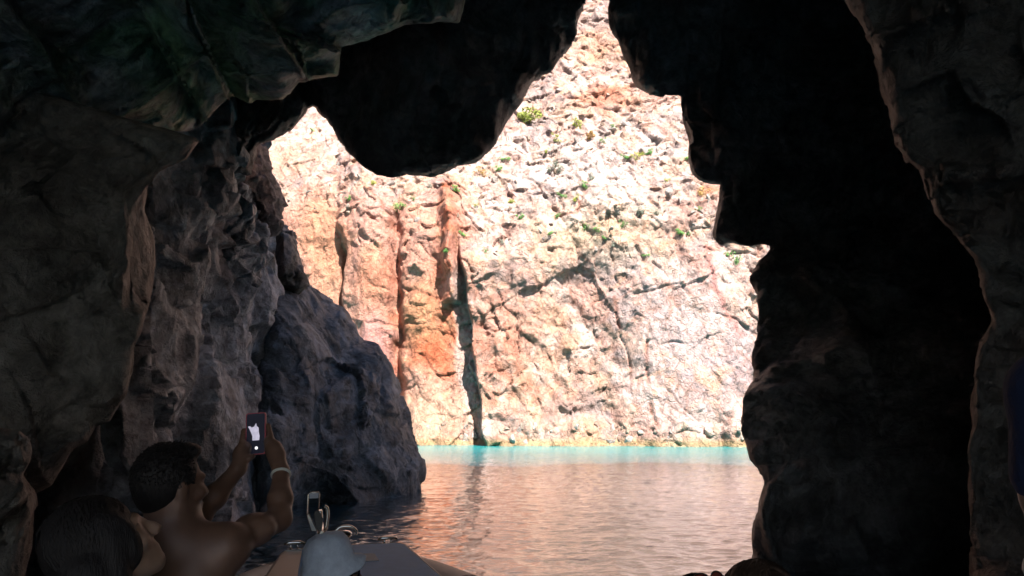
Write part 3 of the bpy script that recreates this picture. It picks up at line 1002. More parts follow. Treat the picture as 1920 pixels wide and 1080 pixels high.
def slab_mesh(name, outline, z0, z1, bevel=0.02, seg=2):
    bm = bmesh.new()
    lo = [bm.verts.new(bl(a, s, z0)) for a, s in outline]
    hi = [bm.verts.new(bl(a, s, z1)) for a, s in outline]
    n = len(outline)
    bm.faces.new(lo)
    bm.faces.new(hi)
    for i in range(n):
        bm.faces.new((lo[i], lo[(i + 1) % n], hi[(i + 1) % n], hi[i]))
    bmesh.ops.recalc_face_normals(bm, faces=bm.faces[:])
    if bevel:
        bmesh.ops.bevel(bm, geom=[e for e in bm.edges], offset=bevel, segments=seg, affect='EDGES', profile=0.5)
    me = bpy.data.meshes.new(name)
    bm.to_mesh(me)
    bm.free()
    return me


def spline(P, n=8):
    P = [Vector(p) for p in P]
    out = []
    for i in range(len(P) - 1):
        p0, p1, p2, p3 = P[max(i - 1, 0)], P[i], P[i + 1], P[min(i + 2, len(P) - 1)]
        for k in range(n):
            t = k / n
            out.append(0.5 * ((2 * p1) + (p2 - p0) * t + (2 * p0 - 5 * p1 + 4 * p2 - p3) * t * t + (3 * p1 - p0 - 3 * p2 + p3) * t ** 3))
    return out + [P[-1]]


for sg in (-1, 1):
    path = spline([bl(-8.2, sg * 1.4, 0.36), bl(-4.5, sg * 1.4, 0.36), bl(-2.8, sg * 1.26, 0.36), bl(-1.7, sg * 1.0, 0.37), bl(-0.9, sg * 0.72, 0.40), bl(-0.35, sg * 0.42, 0.44), bl(-0.08, sg * 0.1, 0.47)], 8)
    n_ = len(path)
    rad = [0.24 - 0.05 * smooth(n_ * 0.7, n_, i) for i in range(n_)]
    tb = add_obj('tube', to_boat(tube_mesh('tube', path, [float(x) for x in rad], 24)), M_TUBE, boat)
    for q in (0.62, 0.78):
        i = int(n_ * q)
        add_obj('seam', to_boat(tube_mesh('seam', [path[i], path[i].lerp(path[i + 1], 0.35)], [float(rad[i]) + 0.004] * 2, 24, False)), M_SEAM, tb)
    side = [p + BR * sg * float(r) * 0.98 + Vector((0, 0, 0.03)) for p, r in zip(path, rad)]
    add_obj('rubbing_strip', to_boat(tube_mesh('rubbing_strip', side, 0.022, 8)), M_SEAM, tb)
add_obj('hull', to_boat(slab_mesh('hull', [(-8.0, -1.15), (-8.0, 1.15), (-3.0, 1.1), (-1.4, 0.7), (-0.3, 0.12), (-0.3, -0.12), (-1.4, -0.7), (-3.0, -1.1)], -0.15, 0.24, 0.03)), M_HULL, boat)
add_obj('floor', to_boat(slab_mesh('floor', [(-7.9, -1.12), (-7.9, 1.12), (-3.0, 1.06), (-1.5, 0.7), (-1.5, -0.7), (-3.0, -1.06)], 0.243, 0.28, 0.008)), M_PAD, boat)
deck = add_obj('bow_deck', to_boat(slab_mesh('bow_deck', [(-2.0, -0.60), (-2.0, 0.60), (-1.4, 0.55), (-0.28, 0.475), (-0.13, 0.44), (-0.03, 0.2), (0.0, 0.0), (-0.03, -0.2), (-0.13, -0.44), (-0.28, -0.475), (-1.4, -0.55)], 0.34, 0.70, 0.025, 3)), M_GEL, boat)
pad = add_obj('sun_pad', to_boat(slab_mesh('sun_pad', [(-1.98, -0.33), (-1.98, 0.565), (-1.4, 0.52), (-0.32, 0.44), (-0.25, 0.40), (-0.27, -0.27), (-0.34, -0.31)], 0.703, 0.735, 0.014, 3)), M_PAD, boat)
add_obj('piping', to_boat(tube_mesh('piping', [bl(-1.98, 0.57, 0.725), bl(-1.4, 0.525, 0.725), bl(-0.32, 0.445, 0.725), bl(-0.245, 0.40, 0.725), bl(-0.265, -0.27, 0.725)], 0.007, 6)), M_PIPE, pad)
add_obj('hatch_panel', to_boat(slab_mesh('hatch_panel', [(-0.98, -0.02), (-0.98, 0.20), (-0.72, 0.19), (-0.70, 0.16), (-0.70, 0.0), (-0.72, -0.02)], 0.7365, 0.741, 0.003, 1)), plain('grey_hatch_vinyl', (0.30, 0.38, 0.45), 0.7), pad)
for a_, s_ in ((-0.16, 0.33), (-0.2, -0.37)):
    cl = add_obj('cleat', to_boat(tube_mesh('cleat', [bl(a_, s_ - 0.075, 0.748), bl(a_, s_ - 0.04, 0.757), bl(a_, s_ + 0.04, 0.757), bl(a_, s_ + 0.075, 0.748)], [0.009, 0.013, 0.013, 0.009], 8)), M_STEEL, boat)
    add_obj('base_plate', to_boat(slab_mesh('base_plate', [(a_ - 0.025, s_ - 0.06), (a_ - 0.025, s_ + 0.06), (a_ + 0.025, s_ + 0.06), (a_ + 0.025, s_ - 0.06)], 0.701, 0.71, 0.003, 1)), M_STEEL, cl)
    for q in (-0.025, 0.025):
        add_obj('post', to_boat(tube_mesh('post', [bl(a_, s_ + q, 0.708), bl(a_, s_ + q, 0.752)], 0.009, 8)), M_STEEL, cl)


def lathe(name, base, profile, seg=20):
    bm = bmesh.new()
    rings = [[bm.verts.new(base + Vector((r * math.cos(2 * math.pi * k / seg), r * math.sin(2 * math.pi * k / seg), z))) for k in range(seg)] for r, z in profile]
    for A, B in zip(rings[:-1], rings[1:]):
        for k in range(seg):
            bm.faces.new((A[k], A[(k + 1) % seg], B[(k + 1) % seg], B[k]))
    bm.faces.new(rings[0][::-1])
    bm.faces.new(rings[-1])
    bmesh.ops.recalc_face_normals(bm, faces=bm.faces[:])
    me = bpy.data.meshes.new(name)
    bm.to_mesh(me)
    bm.free()
    for f in me.polygons:
        f.use_smooth = len(f.vertices) == 4
    return me


wd = add_obj('windlass', to_boat(lathe('windlass', bl(-0.13, -0.02, 0.70), [(0.085, 0.0), (0.085, 0.012), (0.06, 0.02), (0.05, 0.045), (0.058, 0.07), (0.075, 0.08), (0.078, 0.10), (0.06, 0.118), (0.03, 0.125)])), M_STEEL, boat)
add_obj('gearbox', to_boat(tube_mesh('gearbox', [bl(-0.13, -0.16, 0.775), bl(-0.13, -0.14, 0.775), bl(-0.13, -0.04, 0.775)], [0.03, 0.045, 0.05], 16)), M_BLACKP, wd)
add_obj('handle', to_boat(tube_mesh('handle', spline([bl(-0.13, -0.08, 0.80), bl(-0.13, -0.04, 0.845), bl(-0.13, 0.04, 0.85), bl(-0.13, 0.085, 0.82), bl(-0.13, 0.09, 0.79)], 4), 0.011, 8)), M_STEEL, wd)
for s_ in (-0.205, -0.135):
    add_obj('roller_cheek', to_boat(slab_mesh('roller_cheek', [(-0.2, s_ - 0.005), (-0.2, s_ + 0.005), (0.22, s_ + 0.005), (0.22, s_ - 0.005)], 0.703, 0.79, 0.004, 1)), M_STEEL, boat)
add_obj('bow_roller', to_boat(tube_mesh('bow_roller', [bl(0.16, -0.198, 0.755), bl(0.16, -0.142, 0.755)], 0.03, 14)), M_BLACKP, boat)

# anchor standing in the roller: shank, two fluke arms and the hoop above them
anchor = add_obj('anchor', None, label='steel anchor with an upright square hoop standing in the bow roller', cat='anchor')
anchor.location = bl(0.1, -0.17, 0.78)


def to_anchor(me):
    me.transform(Matrix.Translation(-bl(0.1, -0.17, 0.78)))
    return me


add_obj('shank', to_anchor(tube_mesh('shank', spline([bl(-0.1, -0.17, 0.80), bl(0.05, -0.17, 0.80), bl(0.13, -0.175, 0.84), bl(0.12, -0.19, 0.95)], 4), 0.017, 8)), M_STEEL, anchor)
hoop = [bl(0.1, -0.275, 0.90), bl(0.1, -0.29, 0.93), bl(0.1, -0.285, 1.075), bl(0.1, -0.28, 1.09), bl(0.1, -0.205, 1.09), bl(0.1, -0.20, 1.075), bl(0.1, -0.205, 0.94)]
add_obj('hoop', to_anchor(tube_mesh('hoop', hoop, 0.006, 8)), M_STEEL, anchor)
add_obj('hoop_plate', to_anchor(slab_mesh('hoop_plate', [(0.096, -0.28), (0.096, -0.207), (0.104, -0.207), (0.104, -0.28)], 1.045, 1.088, 0.001, 1)), plain('pale_plate', (0.5, 0.5, 0.55), 0.45), anchor)


def fluke(pts, th=0.012):
    bm = bmesh.new()
    f = [bm.verts.new(bl(0.1 - th, s, z)) for s, z in pts]
    b = [bm.verts.new(bl(0.1 + th, s, z)) for s, z in pts]
    bm.faces.new(f)
    bm.faces.new(b[::-1])
    for i in range(len(pts)):
        bm.faces.new((f[i], b[i], b[(i + 1) % len(pts)], f[(i + 1) % len(pts)]))
    bmesh.ops.recalc_face_normals(bm, faces=bm.faces[:])
    bmesh.ops.bevel(bm, geom=bm.edges[:], offset=0.004, segments=1, affect='EDGES')
    me = bpy.data.meshes.new('fluke')
    bm.to_mesh(me)
    bm.free()
    return to_anchor(me)


add_obj('fluke', fluke([(-0.292, 0.915), (-0.275, 0.93), (-0.235, 0.85), (-0.205, 0.79), (-0.25, 0.79)]), M_STEEL, anchor)
add_obj('fluke', fluke([(-0.20, 0.79), (-0.175, 0.80), (-0.16, 0.88), (-0.20, 0.955), (-0.235, 0.94), (-0.228, 0.86)]), M_BLACKP, anchor)
add_obj('stock_arm', to_anchor(tube_mesh('stock_arm', spline([bl(0.08, -0.14, 0.80), bl(0.08, -0.13, 0.90), bl(0.08, -0.135, 0.965), bl(0.08, -0.155, 0.98)], 4), [0.014] * 12 + [0.02], 8)), M_STEEL, anchor)

# ------------------------------------------------------------------ people
def skin_material(name, col):
    m = N(name)
    c = m.coord()
    n = m.noise(c, 14.0, 5, 0.6)
    lo = tuple(x * 0.85 for x in col)
    hi = tuple(x * 1.12 for x in col)
    m.set(Base_Color=m.ramp(n, [(0.3, lo), (0.7, hi)]), Roughness=0.5, Specular_IOR_Level=0.42, Subsurface_Weight=0.08, Subsurface_Radius=(0.01, 0.004, 0.002))
    m.set(Normal=m.bump(m.noise(c, 260.0, 3, 0.6), 0.0008, 0.5))
    return m.mat


def hair_material(name, col):
    m = N(name)
    c = m.coord()
    mp = m.node('ShaderNodeMapping', i_Vector=c)
    mp.inputs['Scale'].default_value = (1.0, 1.0, 0.12)
    n = m.noise(mp.outputs[0], 160.0, 4, 0.7)
    m.set(Base_Color=m.ramp(n, [(0.3, tuple(x * 0.6 for x in col)), (0.7, tuple(x * 1.5 for x in col))]), Roughness=0.5, Specular_IOR_Level=0.2)
    m.set(Normal=m.bump(n, 0.006, 0.9))
    return m.mat


M_SKIN = skin_material('tanned_skin', (0.17, 0.085, 0.053))
M_SKIN2 = skin_material('light_tanned_skin', (0.34, 0.19, 0.12))
M_HAIR = hair_material('black_brown_hair', (0.012, 0.009, 0.008))
M_HAIRB = hair_material('brown_hair', (0.05, 0.026, 0.016))


class Body:
    """one continuous figure grown from tapered limbs and rounded masses"""
    def __init__(self):
        self.p = []

    def cap(self, a, b, ra, rb, k=0.02):
        self.p.append(('c', np.array(a, float), np.array(b, float), ra, rb, k))

    def ell(self, c, r, R=None, k=0.02):
        self.p.append(('e', np.array(c, float), np.array(r, float), np.eye(3) if R is None else np.array(R), k, None))

    def mesh(self, name, vox, zmin=None):
        lo = np.full(3, 1e9)
        hi = -lo
        for q in self.p:
            if q[0] == 'c':
                r = max(q[3], q[4]) + 0.02
                lo = np.minimum(lo, np.minimum(q[1], q[2]) - r)
                hi = np.maximum(hi, np.maximum(q[1], q[2]) + r)
            else:
                r = q[2].max() + 0.02
                lo = np.minimum(lo, q[1] - r)
                hi = np.maximum(hi, q[1] + r)
        lo -= 3 * vox
        hi += 3 * vox
        n = np.ceil((hi - lo) / vox).astype(int) + 1
        F = np.full(n, 1.0, np.float32)
        for q in self.p:
            if q[0] == 'c':
                _, a, b, ra, rb, k = q
                m = max(ra, rb) + 2 * k + 2 * vox
                l0, h0 = np.minimum(a, b) - m, np.maximum(a, b) + m
            else:
                _, c, r, R, k, _x = q
                m = r.max() + 2 * k + 2 * vox
                l0, h0 = c - m, c + m
            i0 = np.clip(np.floor((l0 - lo) / vox).astype(int), 0, n - 1)
            i1 = np.clip(np.ceil((h0 - lo) / vox).astype(int) + 1, 1, n)
            ax = [lo[d] + vox * np.arange(i0[d], i1[d]) for d in range(3)]
            X, Y, Z = np.meshgrid(*ax, indexing='ij')
            if q[0] == 'c':
                e = b - a
                t = np.clip(((X - a[0]) * e[0] + (Y - a[1]) * e[1] + (Z - a[2]) * e[2]) / (e @ e + 1e-9), 0, 1)
                d = np.sqrt((X - a[0] - t * e[0]) ** 2 + (Y - a[1] - t * e[1]) ** 2 + (Z - a[2] - t * e[2]) ** 2) - (ra + (rb - ra) * t)
            else:
                D = np.stack([X - c[0], Y - c[1], Z - c[2]], -1) @ R      # into local axes (columns of R)
                g = np.sqrt(((D / r) ** 2).sum(-1)) + 1e-9
                g2 = np.sqrt(((D / (r * r)) ** 2).sum(-1)) + 1e-9
                d = g * (g - 1) / g2
            sl = tuple(slice(i0[x], i1[x]) for x in range(3))
            F[sl] = smin(F[sl], d.astype(np.float32), k)
        V, Q = surface_nets(-F)
        V = lo + V * vox
        nn = vert_normals(V, Q)
        if ((V - V.mean(0)) * nn).sum() < 0:
            Q = Q[:, ::-1]
        return mesh_from(name, V, Q, True)


def frame(az, pitch=0.0, roll=0.0):
    """columns: right, forward, up of a head or body that faces az (clockwise from +Y)"""
    M = Matrix.Rotation(-az, 3, 'Z') @ Matrix.Rotation(pitch, 3, 'X') @ Matrix.Rotation(roll, 3, 'Y')
    return np.array(M)


def head_prims(B, c, R, s=1.0, neck=None):
    """skull, jaw, brow, nose, lips, chin and ears round the head centre"""
    c = np.array(c, float)

    def L(x, y, z):
        return c + R @ (np.array([x, y, z]) * s)
    B.ell(L(0, -0.012, 0.025), np.array([0.073, 0.094, 0.092]) * s, R, 0.02)
    B.ell(L(0, 0.022, -0.035), np.array([0.060, 0.070, 0.080]) * s, R, 0.03)
    B.cap(L(0, 0.066, -0.095), L(0, 0.070, -0.092), 0.021 * s, 0.02 * s, 0.02)
    for x in (-1, 1):
        B.cap(L(x * 0.055, -0.005, -0.055), L(x * 0.02, 0.062, -0.095), 0.022 * s, 0.02 * s, 0.025)
        B.ell(L(x * 0.045, 0.062, -0.022), np.array([0.022, 0.022, 0.02]) * s, R, 0.02)
        B.cap(L(x * 0.012, 0.088, 0.022), L(x * 0.045, 0.074, 0.024), 0.010 * s, 0.009 * s, 0.012)
        B.ell(L(x * 0.030, 0.074, 0.004), np.array([0.013, 0.012, 0.010]) * s, R, 0.006)
        B.ell(L(x * 0.076, -0.012, -0.008), np.array([0.008, 0.019, 0.032]) * s, R, 0.006)
        B.ell(L(x * 0.012, 0.100, -0.036), np.array([0.009, 0.010, 0.008]) * s, R, 0.006)
    B.cap(L(0, 0.088, 0.012), L(0, 0.112, -0.030), 0.008 * s, 0.012 * s, 0.012)
    B.cap(L(-0.02, 0.086, -0.060), L(0.02, 0.086, -0.060), 0.008 * s, 0.008 * s, 0.008)
    B.cap(L(-0.016, 0.084, -0.072), L(0.016, 0.084, -0.072), 0.008 * s, 0.008 * s, 0.008)
    if neck is not None:
        B.cap(L(0, -0.025, -0.05), neck, 0.056 * s, 0.06 * s, 0.035)


def hair_cap(name, c, R, s=1.0, long=0.0, tufts=0, seed=1, mat=None, parent=None, quiff=True, bun=False):
    """hair hugging the skull, with separate locks standing off it"""
    r = np.random.RandomState(seed)
    c = np.array(c, float)
    B = Body()

    def L(x, y, z):
        return c + R @ (np.array([x, y, z]) * s)
    B.ell(L(0, -0.022, 0.036), np.array([0.083, 0.098, 0.096]) * s, R, 0.02)
    B.ell(L(0, -0.05, -0.005), np.array([0.072, 0.064, 0.075]) * s, R, 0.02)
    if quiff:
        B.ell(L(0, 0.045, 0.105), np.array([0.058, 0.042, 0.026]) * s, R, 0.02)
    else:
        B.ell(L(0, 0.0, 0.055), np.array([0.079, 0.080, 0.070]) * s, R, 0.02)
        for x in (-1, 1):
            B.ell(L(x * 0.062, 0.012, 0.012), np.array([0.024, 0.055, 0.075]) * s, R, 0.02)
    if long:
        for x in (-0.065, -0.035, 0.0, 0.035, 0.065):
            B.cap(L(x, -0.06, 0.0), L(x * 1.35, -0.085, -long * 0.55), 0.045 * s, 0.048 * s, 0.03)
            B.cap(L(x * 1.35, -0.085, -long * 0.55), L(x * 1.5, -0.075, -long), 0.048 * s, 0.02 * s, 0.03)
        for x in (-1, 1):
            B.cap(L(x * 0.07, 0.01, 0.03), L(x * 0.085, -0.03, -0.1), 0.02 * s, 0.024 * s, 0.02)
    V, Q = [], []
    ctr, rad3 = np.array([0, -0.022, 0.036]), np.array([0.083, 0.098, 0.096])
    for i in range(tufts):
        if long:                                   # long strands combed back from the parting
            x0 = r.uniform(-0.07, 0.07)
            y0 = r.uniform(-0.04, 0.088)
            sd = np.sign(x0) if abs(x0) > 0.01 else r.choice([-1, 1])
            q = ctr + np.array([x0 * 0.4, y0, 0.097 * math.sqrt(max(0.05, 1 - (x0 * 0.4 / 0.083) ** 2 - (y0 / 0.098) ** 2))])
            ang = r.uniform(0.05, 1.0)
            end = np.array([sd * 0.088 * math.cos(ang) * 1.12, -0.02 - 0.085 * math.sin(ang), r.uniform(-0.05, 0.02)])
            path = []
            for t in np.linspace(0, 1, 6):
                p = (q - ctr) * (1 - t) + (end - ctr) * t
                p = p / math.sqrt(((p / rad3) ** 2).sum()) * (1.05 + 0.04 * r.rand())
                path.append(ctr + p)
            lo = path[-1]
            for t in (0.3, 0.65, 1.0):
                path.append(lo + np.array([lo[0] * 0.35 * t, -0.02 * t, -(long - 0.02) * t * r.uniform(0.85, 1.1)]) + r.normal(0, 0.004, 3))
            w0 = r.uniform(0.0025, 0.0045)
        else:                                      # short locks lying over the skull, the front ones standing up
            a, e = r.uniform(0, 2 * math.pi), r.uniform(-0.75, 1.5)
            d = np.array([math.cos(a) * math.cos(e), math.sin(a) * math.cos(e), math.sin(e)])
            p = ctr + d * rad3
            if (p[1] > 0.03 and p[2] < 0.085) or (p[1] > -0.02 and p[2] < 0.01) or p[2] < -0.055:
                continue
            fr = p[1] > 0.015 and p[2] > 0.08
            d2 = d * 0.6 + np.array([0, -0.1, -0.55]) + r.normal(0, 0.3, 3)
            ln = r.uniform(0.006, 0.012)
            if fr and quiff:
                d2 = np.array([0, 0.45, 0.9]) + r.normal(0, 0.35, 3)
                ln = r.uniform(0.010, 0.026)
            d2 /= np.linalg.norm(d2)
            path = [p - d * 0.004, p + (d * 0.5 + d2 * 0.5) * ln * 0.5, p + d2 * ln]
            w0 = r.uniform(0.0018, 0.0032)
        path = [L(*p) for p in path]
        n = len(path)
        for m_, p in enumerate(path):
            t = path[min(m_ + 1, n - 1)] - path[max(m_ - 1, 0)]
            t = t / (np.linalg.norm(t) + 1e-9)
            x = np.cross(t, np.array([0.3, 0.2, 0.9]))
            x /= np.linalg.norm(x) + 1e-9
            y = np.cross(t, x)
            w = w0 * s * (1 - 0.85 * (m_ / (n - 1)) ** 2)
            V += [p + x * w, p + y * w, p - x * w, p - y * w]
            if m_:
                b0 = len(V) - 8
                Q += [(b0 + k, b0 + (k + 1) % 4, b0 + 4 + (k + 1) % 4, b0 + 4 + k) for k in range(4)]
    hm = add_obj(name, B.mesh(name, 0.005), mat, parent)
    if V:
        add_obj('hair_locks', mesh_from('hair_locks', np.array(V), np.array(Q), True), mat, hm, kind='stuff')
    return hm


def finger(B, pts, r0, r1, k=0.006):
    n = len(pts)
    for i in range(n - 1):
        B.cap(pts[i], pts[i + 1], r0 + (r1 - r0) * i / (n - 1), r0 + (r1 - r0) * (i + 1) / (n - 1), k)


def P_(u, v, Y):
    return unproject(u, v, Y)


# --- the man photographing the opening
HC, HR = P_(322, 912, 2.2), frame(math.radians(34), math.radians(3))
man = Body()
neck = P_(322, 996, 2.19)
head_prims(man, HC, HR, 0.95, neck)
BRm = frame(math.radians(14))
rsh, lsh = P_(424, 1026, 2.22), P_(222, 1030, 2.25)
pel = np.array([neck[0] - 0.02, neck[1] - 0.1, neck[2] - 0.60])
man.ell(neck + BRm @ np.array([0, 0.03, -0.17]), (0.175, 0.115, 0.19), BRm, 0.05)
man.ell(neck + BRm @ np.array([0, 0.0, -0.38]), (0.15, 0.105, 0.18), BRm, 0.05)
man.ell(pel, (0.17, 0.13, 0.13), BRm, 0.05)
man.cap(neck + np.array([0, 0, -0.03]), rsh + np.array([0, 0, 0.005]), 0.052, 0.05, 0.05)
man.cap(neck + np.array([0, 0, -0.03]), lsh + np.array([0, 0, 0.005]), 0.052, 0.05, 0.05)
# right arm
rel, rwr = P_(524, 972, 2.42), P_(527, 884, 2.54)
man.ell(rsh, (0.062, 0.062, 0.062), None, 0.04)
man.cap(rsh, rel, 0.047, 0.036, 0.03)
man.ell((rsh + rel) / 2 + np.array([0, 0, 0.012]), (0.065, 0.045, 0.040), BRm, 0.03)
man.cap(rel, rel + (rwr - rel) * 0.4, 0.035, 0.037, 0.02)
man.cap(rel + (rwr - rel) * 0.4, rwr, 0.037, 0.024, 0.02)
rpalm = P_(513, 842, 2.60)
man.cap(rwr, rpalm, 0.026, 0.030, 0.015)
man.cap(P_(522, 852, 2.58), P_(505, 828, 2.62), 0.022, 0.020, 0.012)
for i, (v0, v1) in enumerate(((818, 798), (829, 811), (840, 824), (850, 838))):
    finger(man, [P_(508, v0, 2.625), P_(503, v1, 2.665), P_(488, v1 - 3, 2.685), P_(477, v1 + 1, 2.682)], 0.0095, 0.0075)
finger(man, [P_(516, 858, 2.57), P_(508, 848, 2.585), P_(501, 832, 2.605)], 0.012, 0.009)
# left arm
lel, lwr = P_(372, 968, 2.46), P_(447, 878, 2.58)
man.ell(lsh, (0.06, 0.06, 0.06), None, 0.04)
man.cap(lsh, lel, 0.05, 0.04, 0.03)
man.cap(lel, lel + (lwr - lel) * 0.4, 0.035, 0.036, 0.02)
man.cap(lel + (lwr - lel) * 0.4, lwr, 0.036, 0.024, 0.02)
lpalm = P_(455, 847, 2.625)
man.cap(lwr, lpalm, 0.026, 0.028, 0.015)
man.cap(P_(449, 852, 2.61), P_(460, 838, 2.64), 0.022, 0.02, 0.012)
for i, (v0, v1, u0) in enumerate(((826, 806, 454), (834, 818, 452), (842, 830, 451), (850, 842, 453))):
    finger(man, [P_(u0, v0, 2.63), P_(u0 + 3, v1 + 2, 2.665), P_(468, v1 - 1, 2.686), P_(479, v1 + 2, 2.684)], 0.0095, 0.0075)
finger(man, [P_(458, 862, 2.60), P_(466, 860, 2.60), P_(474, 855, 2.615)], 0.012, 0.009)
# legs, seated
for x in (-1, 1):
    hip = pel + BRm @ np.array([x * 0.09, 0.02, -0.04])
    knee = hip + BRm @ np.array([x * 0.10, 0.40, 0.02])
    ank = knee + BRm @ np.array([0, 0.02, -0.40])
    man.cap(hip, knee, 0.08, 0.055, 0.04)
    man.cap(knee, ank, 0.052, 0.035, 0.02)
    man.cap(ank + np.array([0, 0, -0.02]), ank + BRm @ np.array([x * 0.02, 0.15, -0.04]), 0.034, 0.022, 0.02)
pm = add_obj('person', man.mesh('person', 0.0068), M_SKIN, label='shirtless person with short dark hair holding up a phone in both hands', cat='person')
hair_cap('hair', HC, HR, 0.92, tufts=2600, seed=3, mat=M_HAIR, parent=pm)
B = Body()
for x in (-1, 1):
    hip = pel + BRm @ np.array([x * 0.09, 0.0, -0.04])
    B.cap(hip, hip + BRm @ np.array([x * 0.07, 0.28, 0.02]), 0.10, 0.085, 0.04)
B.ell(pel + np.array([0, 0, -0.01]), (0.185, 0.145, 0.12), BRm, 0.04)
add_obj('shorts', B.mesh('shorts', 0.012), plain('navy_swim_shorts', (0.02, 0.03, 0.08), 0.8), pm)
wax = Vector((rwr - rel).tolist()).normalized()
wc = Vector((rel + (rwr - rel) * 0.93).tolist())
wx = wax.cross(Vector((0, 1, 0.2))).normalized()
wy = wax.cross(wx)
ring = [wc + (wx * math.cos(t) + wy * math.sin(t)) * 0.0285 for t in np.linspace(0, 2 * math.pi, 25)]
add_obj('wristband', tube_mesh('wristband', ring, 0.005, 8), plain('pale_cord', (0.6, 0.55, 0.45), 0.5), pm)
nk = Vector((neck + np.array([0, 0, 0.01])).tolist())
nring = [nk + Vector((math.sin(t) * 0.077, math.cos(t) * 0.072, 0.02 * math.cos(t - 1.2) - 0.02)) for t in np.linspace(0, 2 * math.pi, 41)]
add_obj('necklace', tube_mesh('necklace', nring, 0.0022, 6), M_STEEL, pm)

# --- the phone
PHC = P_(480, 813, 2.655)
phone = add_obj('phone', None, label='phone in a red case held up, its screen showing the bright opening', cat='phone')
phone.location = PHC
phone.scale = (0.9, 0.9, 0.9)
dirv = Vector((CAM - PHC).tolist())
phone.rotation_euler = (math.radians(86), math.radians(-4), math.atan2(dirv.x, -dirv.y) - 0.35)


def flat_poly(name, pts, y0, th=0.0006):
    bm = bmesh.new()
    f = [bm.verts.new((x, z, y0 + th)) for x, z in pts]
    b = [bm.verts.new((x, z, y0)) for x, z in pts]
    bm.faces.new(f)
    bm.faces.new(b[::-1])
    for i in range(len(pts)):
        bm.faces.new((f[i], b[i], b[(i + 1) % len(pts)], f[(i + 1) % len(pts)]))
    bmesh.ops.recalc_face_normals(bm, faces=bm.faces[:])
    me = bpy.data.meshes.new(name)
    bm.to_mesh(me)
    bm.free()
    return me


def rrect(w, h, r, n=5):
    out = []
    for cx, cy, a0 in ((w - r, h - r, 0), (-w + r, h - r, 90), (-w + r, -h + r, 180), (w - r, -h + r, 270)):
        out += [(cx + r * math.cos(math.radians(a0 + 90 * k / n)), cy + r * math.sin(math.radians(a0 + 90 * k / n))) for k in range(n + 1)]
    return out


def glow(name, col, st):
    m = N(name)
    n = m.noise(m.coord(), 90.0, 3, 0.6)
    m.set(Base_Color=(0.008, 0.008, 0.01), Roughness=0.3, Specular_IOR_Level=0.1, Emission_Color=m.ramp(n, [(0.35, tuple(x * 0.75 for x in col)), (0.65, col)]), Emission_Strength=st)
    return m.mat


add_obj('case', flat_poly('case', rrect(0.039, 0.080, 0.010), -0.005, 0.009), plain('red_phone_case', (0.42, 0.05, 0.06), 0.45), phone)
scr = add_obj('screen', flat_poly('screen', rrect(0.0355, 0.0765, 0.008), 0.0042, 0.0008), glow('dark_screen', (0.02, 0.02, 0.035), 0.1), phone)
add_obj('screen_picture', flat_poly('screen_picture', [(-0.030, 0.028), (-0.022, 0.030), (-0.015, 0.024), (-0.006, 0.027), (0.002, 0.040), (0.004, 0.029), (0.012, 0.022), (0.013, 0.005), (0.016, -0.010),
                                            (0.015, -0.026), (-0.012, -0.026), (-0.012, -0.010), (-0.018, 0.006), (-0.024, 0.018)], 0.0052, 0.0004), glow('screen_daylight', (0.80, 0.76, 0.95), 0.17), scr)
add_obj('shutter_button', flat_poly('shutter_button', [(0.006 * math.cos(t) + 0.004, 0.006 * math.sin(t) - 0.055) for t in np.linspace(0, 2 * math.pi, 19)[:-1]], 0.0052, 0.0004), glow('white_button', (1, 1, 1), 0.35), scr)


